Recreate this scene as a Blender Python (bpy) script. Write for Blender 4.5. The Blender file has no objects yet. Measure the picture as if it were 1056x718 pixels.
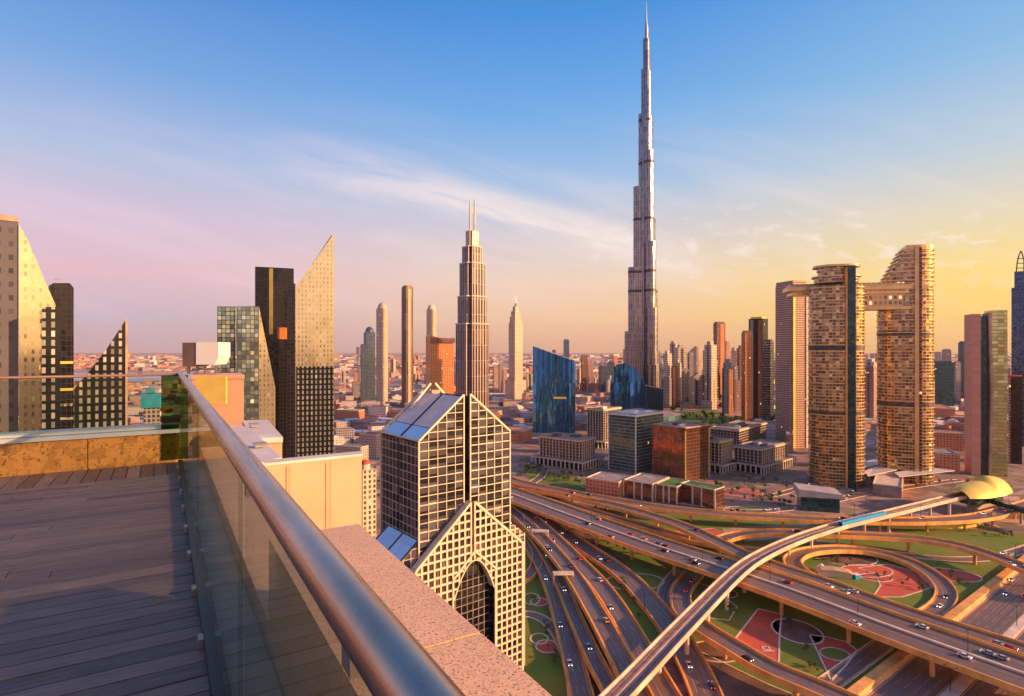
import bpy, math, random
from mathutils import Vector
R=math.radians
rnd=random.Random(7)
scn=bpy.context.scene
COL=scn.collection
# ------------------------------------------------------------ camera, sky, sun, exposure
EYE=150.0; F=600.0; CX=528.0; CY=360.0
cd=bpy.data.cameras.new("camera"); cam=bpy.data.objects.new("camera",cd); COL.objects.link(cam)
cam.location=(0,0,EYE); cam.rotation_euler=(R(90),0,0)
cd.sensor_width=36; cd.lens=36*F/1056; cd.clip_start=0.05; cd.clip_end=200000
cd.shift_y=1/1056
scn.camera=cam
scn.view_settings.view_transform='Standard'; scn.view_settings.look='None'
scn.view_settings.exposure=0.75; scn.view_settings.gamma=1; scn.view_settings.use_curve_mapping=False
SUN_AZ=106; SUN_EL=17        # azimuth clockwise from the view direction (+Y)
sd=bpy.data.lights.new("sun",'SUN'); sun=bpy.data.objects.new("sun",sd); COL.objects.link(sun)
sd.energy=5.0; sd.angle=R(0.5); sd.color=(1.0,0.56,0.25)
sv=Vector((math.sin(R(SUN_AZ))*math.cos(R(SUN_EL)),math.cos(R(SUN_AZ))*math.cos(R(SUN_EL)),math.sin(R(SUN_EL))))
sun.rotation_euler=sv.to_track_quat('Z','Y').to_euler(); sun.location=(60,-30,260)

def lin(c):
    return tuple((x/255/12.92 if x/255<=0.04045 else ((x/255+0.055)/1.055)**2.4) for x in c)
class NT:
    def __init__(s,t): s.t=t
    def n(s,kind,**kw):
        nd=s.t.nodes.new(kind)
        for k,v in kw.items(): setattr(nd,k,v)
        return nd
    def put(s,sock,v):
        if v is None: return
        if hasattr(v,'is_linked') or isinstance(v,bpy.types.NodeSocket): s.t.links.new(v,sock)
        else:
            try: sock.default_value=v
            except Exception: sock.default_value=tuple(v)+(1,)
    def m(s,op,a,b=None,c=None,clamp=False):
        nd=s.n('ShaderNodeMath',operation=op,use_clamp=clamp)
        for i,v in enumerate((a,b,c)):
            if v is not None: s.put(nd.inputs[i],v)
        return nd.outputs[0]
    def vm(s,op,a,b=None):
        nd=s.n('ShaderNodeVectorMath',operation=op); s.put(nd.inputs[0],a)
        if b is not None:
            if op=='SCALE': s.put(nd.inputs[3],b)
            else: s.put(nd.inputs[1],b)
        return nd.outputs[1] if op in('DOT_PRODUCT','LENGTH') else nd.outputs[0]
    def mix(s,f,a,b,mode='MIX'):
        nd=s.n('ShaderNodeMix',data_type='RGBA',blend_type=mode)
        s.put(nd.inputs[0],f); s.put(nd.inputs[6],a if not isinstance(a,tuple) else a[:3]+(1,)); s.put(nd.inputs[7],b if not isinstance(b,tuple) else b[:3]+(1,))
        return nd.outputs[2]
    def ramp(s,f,stops,interp='LINEAR'):
        nd=s.n('ShaderNodeValToRGB'); cr=nd.color_ramp; cr.interpolation=interp
        while len(cr.elements)<len(stops): cr.elements.new(0.5)
        for e,(p,c) in zip(cr.elements,stops): e.position=p; e.color=tuple(c[:3])+(1,)
        s.put(nd.inputs[0],f); return nd.outputs[0]
    def noise(s,v,scale,detail=3,rough=0.5,dist=0):
        nd=s.n('ShaderNodeTexNoise'); s.put(nd.inputs['Vector'],v)
        nd.inputs['Scale'].default_value=scale; nd.inputs['Detail'].default_value=detail
        nd.inputs['Roughness'].default_value=rough; nd.inputs['Distortion'].default_value=dist
        return nd.outputs[0]
    def mr(s,v,a,b,c=0,d=1,smooth=False):
        nd=s.n('ShaderNodeMapRange'); nd.interpolation_type='SMOOTHSTEP' if smooth else 'LINEAR'
        for i,x in enumerate((v,a,b,c,d)): s.put(nd.inputs[i],x)
        return nd.outputs[0]

w=bpy.data.worlds.new("World"); scn.world=w; w.use_nodes=True
w.node_tree.nodes.clear(); t=NT(w.node_tree)
sky=t.n('ShaderNodeTexSky',sky_type='NISHITA'); sky.sun_disc=False
sky.sun_elevation=R(SUN_EL); sky.sun_rotation=R(SUN_AZ); sky.altitude=150; sky.dust_density=1.5
dirv=t.n('ShaderNodeTexCoord').outputs['Generated']
nrm=t.vm('NORMALIZE',dirv)
sep=t.n('ShaderNodeSeparateXYZ'); t.put(sep.inputs[0],nrm); z=sep.outputs[2]
L=[(0,(200,166,176)),(.045,(192,170,190)),(.11,(222,176,190)),(.19,(208,184,204)),(.27,(172,186,216)),(.38,(114,160,218)),(.5,(66,132,206)),(.8,(34,92,176))]
M_=[(0,(222,168,138)),(.05,(238,190,150)),(.11,(236,202,176)),(.19,(210,200,204)),(.27,(160,188,222)),(.38,(104,166,226)),(.5,(62,140,216)),(.8,(36,100,186))]
Rr=[(0,(232,176,84)),(.05,(248,202,70)),(.11,(246,212,110)),(.19,(222,210,180)),(.27,(184,200,212)),(.38,(134,182,220)),(.5,(98,160,220)),(.8,(46,110,190))]
S10=lambda st:[(p,tuple(x for x in lin(c))) for p,c in st]
az=t.vm('DOT_PRODUCT',nrm,(math.sin(R(72)),math.cos(R(72)),0))
cl,cm,cr_=t.ramp(z,S10(L)),t.ramp(z,S10(M_)),t.ramp(z,S10(Rr))
f1=t.mr(az,-.30,.40,0,1,True); f2=t.mr(az,.36,.93,0,1,True)
grad=t.mix(f2,t.mix(f1,cl,cm),cr_)
# thin high cloud: one long streak falling to the right plus small puffs near the horizon
def cloudband(a,b,c,lo,hi):   # coordinates along (x/y, z/y)
    pass
xy=t.m('DIVIDE',sep.outputs[0],t.m('MAXIMUM',sep.outputs[1],.05)); zy=t.m('DIVIDE',z,t.m('MAXIMUM',sep.outputs[1],.05))
cv=t.n('ShaderNodeCombineXYZ'); t.put(cv.inputs[0],xy); t.put(cv.inputs[1],zy)
rot=t.n('ShaderNodeVectorRotate',rotation_type='Z_AXIS'); t.put(rot.inputs['Vector'],cv.outputs[0]); rot.inputs['Angle'].default_value=R(14)
st=t.vm('MULTIPLY',rot.outputs[0],(1.6,13,1))
n1=t.noise(st,2.2,6,.62,.4)
line=t.m('ABSOLUTE',t.m('SUBTRACT',zy,t.m('MULTIPLY_ADD',xy,-.27,.232)))
band=t.mr(line,0,.055,1,0,True)
side=t.mr(t.m('ABSOLUTE',t.m('ADD',xy,.02)),.15,.46,1,0,True)
stk=t.m('MULTIPLY',t.m('MULTIPLY',t.mr(n1,.30,.58,0,1,True),band),side)
n2=t.noise(t.vm('MULTIPLY',cv.outputs[0],(7,15,1)),2.6,7,.6,.3)
lowb=t.mr(t.m('ABSOLUTE',t.m('SUBTRACT',zy,.18)),0,.10,1,0,True)
puf=t.m('MULTIPLY',t.m('MULTIPLY',t.mr(n2,.50,.68,0,1,True),lowb),t.mr(xy,-.1,.35,.0,1,True))
n3=t.noise(t.vm('MULTIPLY',rot.outputs[0],(1.2,9,1)),1.7,5,.6,.6)
wisp=t.m('MULTIPLY',t.mr(n3,.42,.72,0,.5,True),t.m('MULTIPLY',t.mr(zy,.0,.12,0,1),t.mr(zy,.25,.45,1,0)))
cf=t.m('ADD',t.m('ADD',t.m('MULTIPLY',stk,.7),t.m('MULTIPLY',puf,.6)),t.m('MULTIPLY',wisp,.6),clamp=True)
ccol=t.mix(f1,lin((240,208,220)),lin((248,230,222)))
grad=t.mix(cf,grad,ccol)
glow_dir=(math.sin(R(122))*math.cos(R(6)),math.cos(R(122))*math.cos(R(6)),math.sin(R(6)))
glow=t.m('POWER',t.m('MAXIMUM',t.vm('DOT_PRODUCT',nrm,glow_dir),0),5)  # warm sky glow out of view, added as soft fill on the facades
g10=t.vm('ADD',t.vm('SCALE',grad,6.75),t.vm('SCALE',(1.0,.52,.20),t.m('MULTIPLY',glow,14)))
full=t.mix(.10,g10,sky.outputs[0])
bg=t.n('ShaderNodeBackground'); t.put(bg.inputs[0],full); bg.inputs[1].default_value=.10
wo=t.n('ShaderNodeOutputWorld'); w.node_tree.links.new(bg.outputs[0],wo.inputs[0])

# ------------------------------------------------------------ materials
def newmat(name):
    m=bpy.data.materials.new(name); m.use_nodes=True; m.node_tree.nodes.clear()
    t=NT(m.node_tree); p=t.n('ShaderNodeBsdfPrincipled'); o=t.n('ShaderNodeOutputMaterial')
    m.node_tree.links.new(p.outputs[0],o.inputs[0]); return m,t,p
def plain(name,c,rough=.6,metal=0,var=.25,scale=.3,bump=0,coord='Object',c2=None):
    m,t,p=newmat(name)
    co=t.n('ShaderNodeTexCoord').outputs[coord]
    n=t.noise(co,scale,6,.6)
    d=c2 if c2 else tuple(x*(1-var*1.6) for x in c)
    t.put(p.inputs['Base Color'],t.mix(t.mr(n,.35,.68),c,d))
    p.inputs['Roughness'].default_value=rough; p.inputs['Metallic'].default_value=metal
    if bump:
        b=t.n('ShaderNodeBump'); b.inputs['Strength'].default_value=bump; b.inputs['Distance'].default_value=.05
        t.put(b.inputs['Height'],t.noise(co,scale*8,4)); t.put(p.inputs['Normal'],b.outputs[0])
    return m
def facade(name,wall,g1,g2,cw=3.2,ch=3.6,fx=.25,fy=.3,metal=.65,rough=.09,wob=.035,lit=.004,wrough=.55,wmetal=0,big=0,litc=(1,.62,.25)):
    """wall with a regular grid of panes, drawn in metres from the UV map"""
    m,t,p=newmat(name)
    uv=t.n('ShaderNodeUVMap'); s=t.n('ShaderNodeSeparateXYZ'); t.put(s.inputs[0],uv.outputs[0])
    u=t.m('DIVIDE',s.outputs[0],cw); v=t.m('DIVIDE',s.outputs[1],ch)
    fu,fv=t.m('FRACT',u),t.m('FRACT',v)
    mask=t.m('MULTIPLY',t.m('MULTIPLY',t.m('GREATER_THAN',fu,fx/2),t.m('LESS_THAN',fu,1-fx/2)),t.m('GREATER_THAN',fv,fy))
    c=t.n('ShaderNodeCombineXYZ'); t.put(c.inputs[0],t.m('FLOOR',u)); t.put(c.inputs[1],t.m('FLOOR',v))
    wn=t.n('ShaderNodeTexWhiteNoise',noise_dimensions='2D'); t.put(wn.inputs['Vector'],c.outputs[0])
    r=wn.outputs[0]
    g=t.mix(t.m('POWER',r,2.0),g1,g2)
    co=t.n('ShaderNodeTexCoord').outputs['Object']
    n=t.noise(co,.05,4,.6); wl=t.mix(t.mr(n,.35,.7,0,.45),wall,tuple(x*.55 for x in wall))
    t.put(p.inputs['Base Color'],t.mix(mask,wl,g))
    t.put(p.inputs['Roughness'],t.mr(mask,0,1,wrough,rough)); t.put(p.inputs['Metallic'],t.mr(mask,0,1,wmetal,metal))
    geo=t.n('ShaderNodeNewGeometry')
    off=t.vm('SCALE',t.vm('SUBTRACT',wn.outputs[1],(.5,.5,.5)),wob)
    if big:
        n4=t.n('ShaderNodeTexNoise'); t.put(n4.inputs['Vector'],co); n4.inputs['Scale'].default_value=.035; n4.inputs['Detail'].default_value=2
        off=t.vm('ADD',off,t.vm('SCALE',t.vm('SUBTRACT',n4.outputs[1],(.5,.5,.5)),big))
    off=t.vm('SCALE',off,mask)
    t.put(p.inputs['Normal'],t.vm('NORMALIZE',t.vm('ADD',geo.outputs['Normal'],off)))
    if lit:
        wn2=t.n('ShaderNodeTexWhiteNoise',noise_dimensions='3D'); t.put(wn2.inputs['Vector'],t.vm('ADD',c.outputs[0],(7.3,1.1,3.7)))
        t.put(p.inputs['Emission Color'],litc); t.put(p.inputs['Emission Strength'],t.m('MULTIPLY',t.m('MULTIPLY',t.m('GREATER_THAN',wn2.outputs[0],1-lit*.3),mask),.7))
    return m
M={}
M['concrete']=plain('concrete',(.52,.36,.26),.8,0,.3,.08)
M['roof']=plain('roof gravel',(.42,.33,.30),.9,0,.4,.1)
M['roofwarm']=plain('warm roof',(.55,.33,.24),.9,0,.4,.1)
M['roofdark']=plain('dark roof',(.13,.11,.12),.8,0,.3,.1)
M['cream']=plain('cream stone',(.72,.58,.43),.7,0,.2,.15)
M['white']=plain('white paint',(.8,.77,.73),.5,0,.12,.4)
m,t,p=newmat('asphalt'); uv=t.n('ShaderNodeUVMap').outputs[0]; su=t.n('ShaderNodeSeparateXYZ'); t.put(su.inputs[0],uv)
st_=t.noise(t.vm('MULTIPLY',uv,(1.1,.012,1)),1.0,5,.7); pt=t.noise(t.vm('MULTIPLY',uv,(.25,.05,1)),1.0,4,.6)
wt=t.m('MULTIPLY_ADD',t.m('SINE',t.m('MULTIPLY',su.outputs[0],2*math.pi/1.85)),.5,.5)
c1=t.mix(t.mr(st_,.36,.64),(.30,.16,.10),(.105,.070,.058)); c1=t.mix(t.m('MULTIPLY',wt,.35),c1,(.07,.052,.05)); c1=t.mix(t.mr(pt,.5,.66,0,.6),c1,(.12,.10,.105))  # warm streaks imitate traffic light trails; the sine bands are tyre wear
t.put(p.inputs['Base Color'],c1); p.inputs['Roughness'].default_value=.5; M['asphalt']=m
M['asphalt_dark']=plain('dark asphalt',(.06,.05,.055),.75,0,.3,.05)
M['barrier']=plain('orange glow barrier concrete',(.95,.43,.11),.75,0,.25,.12)  # orange lamp and sunset glow is put into the concrete colour
M['deckside']=plain('viaduct concrete',(.85,.38,.12),.8,0,.3,.1)  # deck sides carry the same orange glow in their colour
M['viaduct']=plain('pale viaduct concrete',(.85,.57,.42),.7,0,.25,.1)
M['rail']=plain('track bed',(.42,.20,.14),.85,0,.4,.3)
M['steel']=plain('rail steel',(.45,.38,.36),.35,.8,.2,.4)
M['mark']=plain('road paint',(.60,.42,.34),.6,0,.2,.6)
M['edgemark']=plain('yellow edge paint with orange glow',(.88,.40,.10),.6,0,.2,.6)  # yellow edge lines, pushed to orange in place of light trails
M['kerb']=plain('cream kerb',(.85,.62,.46),.8,0,.2,.2)
M['grass']=plain('lawn grass',(.10,.19,.012),.95,0,.5,.045,c2=(.20,.18,.02))
M['roofgrass']=plain('green roof planting',(.10,.26,.04),.95,0,.5,.1)
M['redpave']=plain('red brick paving',(.66,.10,.045),.85,0,.25,.09,c2=(.46,.085,.04))
M['brownpave']=plain('brown planting bed',(.22,.11,.07),.9,0,.4,.1)
M['leaf']=plain('leaves',(.045,.085,.022),.8,0,.6,.5,c2=(.10,.13,.03))
M['leafdark']=plain('dark leaves',(.03,.055,.02),.8,0,.6,.5,c2=(.06,.08,.025))
M['bark']=plain('bark',(.14,.09,.06),.9,0,.3,2)
M['darkmetal']=plain('dark metal',(.05,.045,.045),.4,.6,.2,.5)
M['black']=plain('black cladding',(.012,.010,.012),.25,.2,.2,.1)
M['orange']=plain('orange panel',(.75,.22,.05),.5,0,.2,.1)
M['gold']=plain('gold shell panels',(.95,.66,.12),.35,.3,.15,.05)
M['tealroof']=plain('pale teal roof',(.50,.42,.40),.5,0,.2,.1)
M['turq0']=plain('bright blue paint',(.03,.35,.65),.4,0,.1,.3)
M['terracotta']=facade('terracotta cladding',(.60,.30,.22),(.48,.23,.17),(.54,.27,.20),12,4,.05,.05,0,.5,.02,0)
M['redroof']=plain('red roof',(.55,.08,.05),.7,0,.2,.1)
# glass / facades
DK=(.02,.025,.03)
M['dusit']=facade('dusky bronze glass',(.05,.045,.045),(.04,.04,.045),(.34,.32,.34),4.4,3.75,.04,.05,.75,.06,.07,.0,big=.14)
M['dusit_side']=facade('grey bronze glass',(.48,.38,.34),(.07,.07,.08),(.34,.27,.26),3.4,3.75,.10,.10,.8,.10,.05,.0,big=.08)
M['blueglass']=facade('blue curtain wall',(.03,.10,.18),(.02,.15,.42),(.10,.34,.66),2.6,90,.12,.0,.92,.06,.10,.0,big=.16)
M['tealglass']=facade('teal curtain wall',(.22,.24,.20),(.05,.10,.11),(.14,.24,.22),2.0,4,.12,.30,.8,.08,.05,.01,big=.08)
M['tealdark']=facade('dark teal curtain wall',(.02,.06,.07),(.03,.10,.12),(.08,.20,.22),3,3.8,.12,.2,.8,.1,.04,.01)
M['burj']=facade('silver glass with steel fins',(.42,.35,.33),(.14,.13,.16),(.34,.28,.28),4.2,12.0,.34,.06,.85,.24,.05,.0,.3,.8,big=.05)
M['burjband']=plain('dark louvre band',(.10,.075,.08),.5,.5,.2,.2)
M['brownglass']=facade('copper brown glass',(.30,.13,.08),(.24,.105,.07),(.34,.17,.12),3.0,3.9,.05,.05,.8,.10,.03,.004,big=.12)
M['skyview']=facade('bronze banded glass',(.66,.40,.18),(.09,.075,.065),(.66,.46,.24),3.4,3.5,.10,.22,.85,.10,.10,.0,.35,.4,big=.06)
M['slab']=facade('tan hotel cladding',(.56,.33,.23),(.08,.05,.05),(.25,.15,.12),2.6,3.4,.4,.45,.5,.2,.05,.01)
M['wedgegold']=facade('mirror glass with painted gold reflection',(.74,.66,.38),(.40,.40,.30),(.66,.62,.42),3.3,4.4,.62,.44,.9,.07,.05,.0,.12,.85,big=.13)  # mirror glass; the reflected golden sky is partly painted into its colour
M['wedgedark']=facade('dark glass with pale panes',(.025,.03,.035),(.40,.40,.34),(.66,.62,.50),4.0,5.0,.60,.36,.7,.15,.10,.0,.10,.6)
M['wedgeblue']=facade('green grey reflecting glass',(.03,.05,.055),(.18,.25,.24),(.42,.46,.36),3.4,3.9,.16,.16,.85,.07,.12,.01,big=.18)
M['greyslab']=facade('grey mauve cladding',(.10,.085,.10),(.04,.045,.055),(.09,.085,.10),5.2,7.5,.6,.6,.5,.3,.03,.0)
M['blackglass']=facade('black glass',(.012,.012,.015),(.015,.014,.018),(.022,.02,.022),3,3.9,.1,.1,.5,.1,.03,.004)
M['creamtower']=facade('cream tower cladding',(.70,.52,.36),(.12,.10,.10),(.40,.28,.20),3.6,3.8,.5,.35,.5,.2,.04,.02)
M['bronze']=facade('bronze tower cladding',(.30,.17,.10),(.05,.04,.05),(.22,.13,.09),4.5,40,.4,.02,.7,.15,.04,.0)
M['hotel']=facade('orange stone hotel',(.80,.30,.09),(.22,.08,.04),(.40,.15,.07),4,4,.45,.4,.3,.3,.03,.05)
M['boulevard']=facade('mauve stone with dark strips',(.42,.29,.26),(.03,.035,.05),(.13,.12,.15),5.6,26,.36,.02,.75,.12,.04,.0,.5,.2)
M['bluetower']=facade('navy glass tower',(.10,.12,.17),(.03,.07,.16),(.08,.15,.28),3,4,.2,.2,.8,.12,.04,.0)
M['pinktower']=facade('rose tower cladding',(.55,.30,.24),(.12,.08,.09),(.32,.18,.15),3.5,3.8,.4,.3,.5,.2,.04,.02)
M['greytower']=facade('grey tower cladding',(.36,.30,.30),(.08,.08,.10),(.25,.20,.20),3.5,3.8,.35,.3,.6,.2,.04,.01)
M['browntower']=facade('brown tower cladding',(.34,.15,.09),(.06,.035,.03),(.22,.10,.06),3.5,3.8,.3,.3,.6,.2,.05,.03)
M['office']=facade('dark glass between pale fins',(.42,.28,.22),(.02,.02,.022),(.08,.055,.05),5.0,3.8,.16,.22,.35,.12,.03,.0)
M['lowrise']=facade('low rise walls',(.55,.40,.32),(.10,.07,.07),(.28,.18,.14),4,3.6,.45,.5,.3,.3,.02,.008)
M['lowred']=facade('terracotta low rise walls',(.62,.23,.13),(.14,.07,.06),(.35,.16,.1),4,3.6,.45,.5,.3,.3,.02,.012)
M['lowwhite']=facade('whitewashed low rise walls',(.74,.62,.56),(.14,.1,.1),(.4,.28,.24),4,3.6,.45,.5,.3,.3,.02,.008)
M['yellowgreen']=facade('mirror glass tower face',(.16,.20,.12),(.48,.52,.22),(.66,.64,.26),6,4.2,.03,.14,.9,.08,.06,.0,big=.15)
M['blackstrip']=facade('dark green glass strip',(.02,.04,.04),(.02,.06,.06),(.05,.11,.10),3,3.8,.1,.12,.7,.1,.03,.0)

def glassmat(name,tint,ior=1.5,mx=.0):
    m=bpy.data.materials.new(name); m.use_nodes=True; m.node_tree.nodes.clear(); t=NT(m.node_tree)
    o=t.n('ShaderNodeOutputMaterial'); tr=t.n('ShaderNodeBsdfTransparent'); gl=t.n('ShaderNodeBsdfGlossy')
    tr.inputs[0].default_value=tint+(1,); gl.inputs[0].default_value=(.88,.92,.86,1); gl.inputs['Roughness'].default_value=.02
    fr=t.n('ShaderNodeFresnel'); fr.inputs[0].default_value=ior
    mxn=t.n('ShaderNodeMixShader'); t.put(mxn.inputs[0],t.m('ADD',t.m('MULTIPLY',fr.outputs[0],.5),mx,clamp=True))
    t.t.links.new(tr.outputs[0],mxn.inputs[1]); t.t.links.new(gl.outputs[0],mxn.inputs[2]); t.t.links.new(mxn.outputs[0],o.inputs[0])
    return m
M['glass']=glassmat('railing glass',(.86,.90,.84))
M['glassgreen']=glassmat('green corner glass',(.34,.44,.24))

# deck timber, granite, handrail
m,t,p=newmat('weathered deck timber')
co=t.n('ShaderNodeTexCoord').outputs['Object']; uv=t.n('ShaderNodeUVMap').outputs[0]
sx=t.n('ShaderNodeSeparateXYZ'); t.put(sx.inputs[0],uv)
g=t.noise(t.vm('MULTIPLY',uv,(1.2,26,1)),3.0,7,.65,.2)
wn=t.n('ShaderNodeTexWhiteNoise',noise_dimensions='1D'); t.put(wn.inputs['W'],t.m('FLOOR',t.m('DIVIDE',sx.outputs[1],.14)))
b1=t.mix(t.mr(g,.3,.72),(.30,.20,.145),(.09,.062,.047)); b2=t.mix(wn.outputs[0],(.62,.6,.62),(1.25,1.2,1.2))
bl=t.noise(co,.9,4,.6); b3=t.mix(t.mr(bl,.4,.7,0,.55),(1,1,1),(1.5,1.35,1.35))
t.put(p.inputs['Base Color'],t.mix(1,t.mix(1,b1,b2,'MULTIPLY'),b3,'MULTIPLY'))
t.put(p.inputs['Roughness'],t.mr(g,.3,.7,.42,.62))
bp=t.n('ShaderNodeBump'); bp.inputs['Strength'].default_value=.55; bp.inputs['Distance'].default_value=.006
gr=t.m('SINE',t.m('MULTIPLY',sx.outputs[1],2*math.pi/.014)); t.put(bp.inputs['Height'],t.m('ADD',t.m('MULTIPLY',gr,.35),g)); t.put(p.inputs['Normal'],bp.outputs[0])
M['deck']=m
def granite(name,a,b,c,sc=38,rough=.35):
    m,t,p=newmat(name); co=t.n('ShaderNodeTexCoord').outputs['Object']
    v=t.n('ShaderNodeTexVoronoi'); t.put(v.inputs['Vector'],co); v.inputs['Scale'].default_value=sc
    s=t.n('ShaderNodeSeparateColor'); t.put(s.inputs[0],v.outputs['Color'])
    c1=t.mix(t.mr(s.outputs[0],.55,.75),a,b); sp=t.noise(co,sc*1.8,3,.7)
    c2=t.mix(t.mr(sp,.56,.62),c1,c)
    big=t.noise(co,1.6,5,.6); c3=t.mix(t.mr(big,.4,.7,0,.35),c2,tuple(x*.6 for x in a))
    t.put(p.inputs['Base Color'],c3); p.inputs['Roughness'].default_value=rough
    bb=t.n('ShaderNodeBump'); bb.inputs['Strength'].default_value=.25; bb.inputs['Distance'].default_value=.004; t.put(bb.inputs['Height'],sp); t.put(p.inputs['Normal'],bb.outputs[0])
    return m
M['granite']=granite('speckled pink granite',(.88,.50,.26),(.78,.44,.23),(.13,.07,.04),62,.45)
M['curbstone']=granite('stone with painted sun glow',(.58,.28,.06),(.42,.19,.04),(.15,.08,.03),14,.35)  # ochre tone paints the low sun's orange glow onto the curb face
m,t,p=newmat('brushed steel handrail'); co=t.n('ShaderNodeTexCoord').outputs['Object']
g=t.noise(t.vm('MULTIPLY',co,(30,1.5,30)),3,5,.7); d=t.noise(co,2.5,6,.65)
t.put(p.inputs['Base Color'],t.mix(t.mr(d,.35,.7),(.56,.40,.31),(.42,.28,.21))); p.inputs['Metallic'].default_value=.95
t.put(p.inputs['Roughness'],t.mr(g,.3,.7,.22,.34)); M['handrail']=m
M['ledge']=plain('grey green ledge stone',(.42,.42,.38),.5,0,.3,2.0)
M['capmetal']=plain('pale curb capping',(.52,.60,.62),.35,.3,.15,2)
M['panel']=plain('apricot wall panels',(.62,.37,.23),.6,0,.12,.7)
M['panellight']=plain('pale stone coping',(.72,.62,.56),.6,0,.15,1)
M['yellowpanel']=plain('yellow sheet panel',(.85,.60,.12),.4,0,.12,2)
M['unitbrown']=plain('brown sheet metal',(.20,.12,.10),.5,.2,.2,2)

# ground: plots and streets of the city, sand further out
m,t,p=newmat('city ground'); co=t.n('ShaderNodeTexCoord').outputs['Object']
v=t.n('ShaderNodeTexVoronoi',distance='CHEBYCHEV'); t.put(v.inputs['Vector'],co); v.inputs['Scale'].default_value=1/85
s=t.n('ShaderNodeSeparateColor'); t.put(s.inputs[0],v.outputs['Color'])
pal=t.ramp(s.outputs[0],[(0,(.36,.21,.15)),(.25,(.24,.16,.13)),(.45,(.46,.26,.17)),(.6,(.14,.11,.10)),(.75,(.40,.18,.11)),(.9,(.50,.38,.30))],'CONSTANT')
v2=t.n('ShaderNodeTexVoronoi',distance='MANHATTAN'); t.put(v2.inputs['Vector'],co); v2.inputs['Scale'].default_value=1/16
s2=t.n('ShaderNodeSeparateColor'); t.put(s2.inputs[0],v2.outputs['Color'])
fine=t.mix(.65,pal,t.ramp(s2.outputs[1],[(0,(.10,.07,.06)),(.3,(.45,.28,.2)),(.5,(.25,.15,.1)),(.65,(.62,.48,.40)),(.8,(.12,.11,.05)),(.9,(.5,.14,.06))],'CONSTANT'))
n=t.noise(co,.0012,5,.6); base=t.mix(t.mr(n,.4,.62,0,.6),fine,(.44,.30,.24))
dist=t.vm('LENGTH',co); far=t.mr(dist,2500,9000)
n8=t.noise(co,.004,6,.65)
base=t.mix(far,base,t.ramp(n8,[(.35,(.22,.15,.14)),(.5,(.40,.27,.23)),(.65,(.50,.36,.30))]))
t.put(p.inputs['Base Color'],base); p.inputs['Roughness'].default_value=.95; M['ground']=m
m,t,p=newmat('plaza paving'); co=t.n('ShaderNodeTexCoord').outputs['Object']
v=t.n('ShaderNodeTexVoronoi',distance='MANHATTAN'); t.put(v.inputs['Vector'],co); v.inputs['Scale'].default_value=1/14
s_=t.n('ShaderNodeSeparateColor'); t.put(s_.inputs[0],v.outputs['Color'])
cc=t.ramp(s_.outputs[0],[(0,(.30,.19,.14)),(.25,(.16,.11,.09)),(.45,(.40,.26,.19)),(.6,(.09,.11,.03)),(.72,(.24,.13,.09)),(.86,(.46,.17,.10))],'CONSTANT')
t.put(p.inputs['Base Color'],t.mix(t.mr(t.noise(co,.08,6,.65),.35,.65,.0,.55),cc,(.26,.15,.10))); p.inputs['Roughness'].default_value=.85; M['plaza']=m
m,t,p=newmat('creek water'); p.inputs['Base Color'].default_value=(.05,.09,.12,1); p.inputs['Roughness'].default_value=.12
M['water']=m

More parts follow.
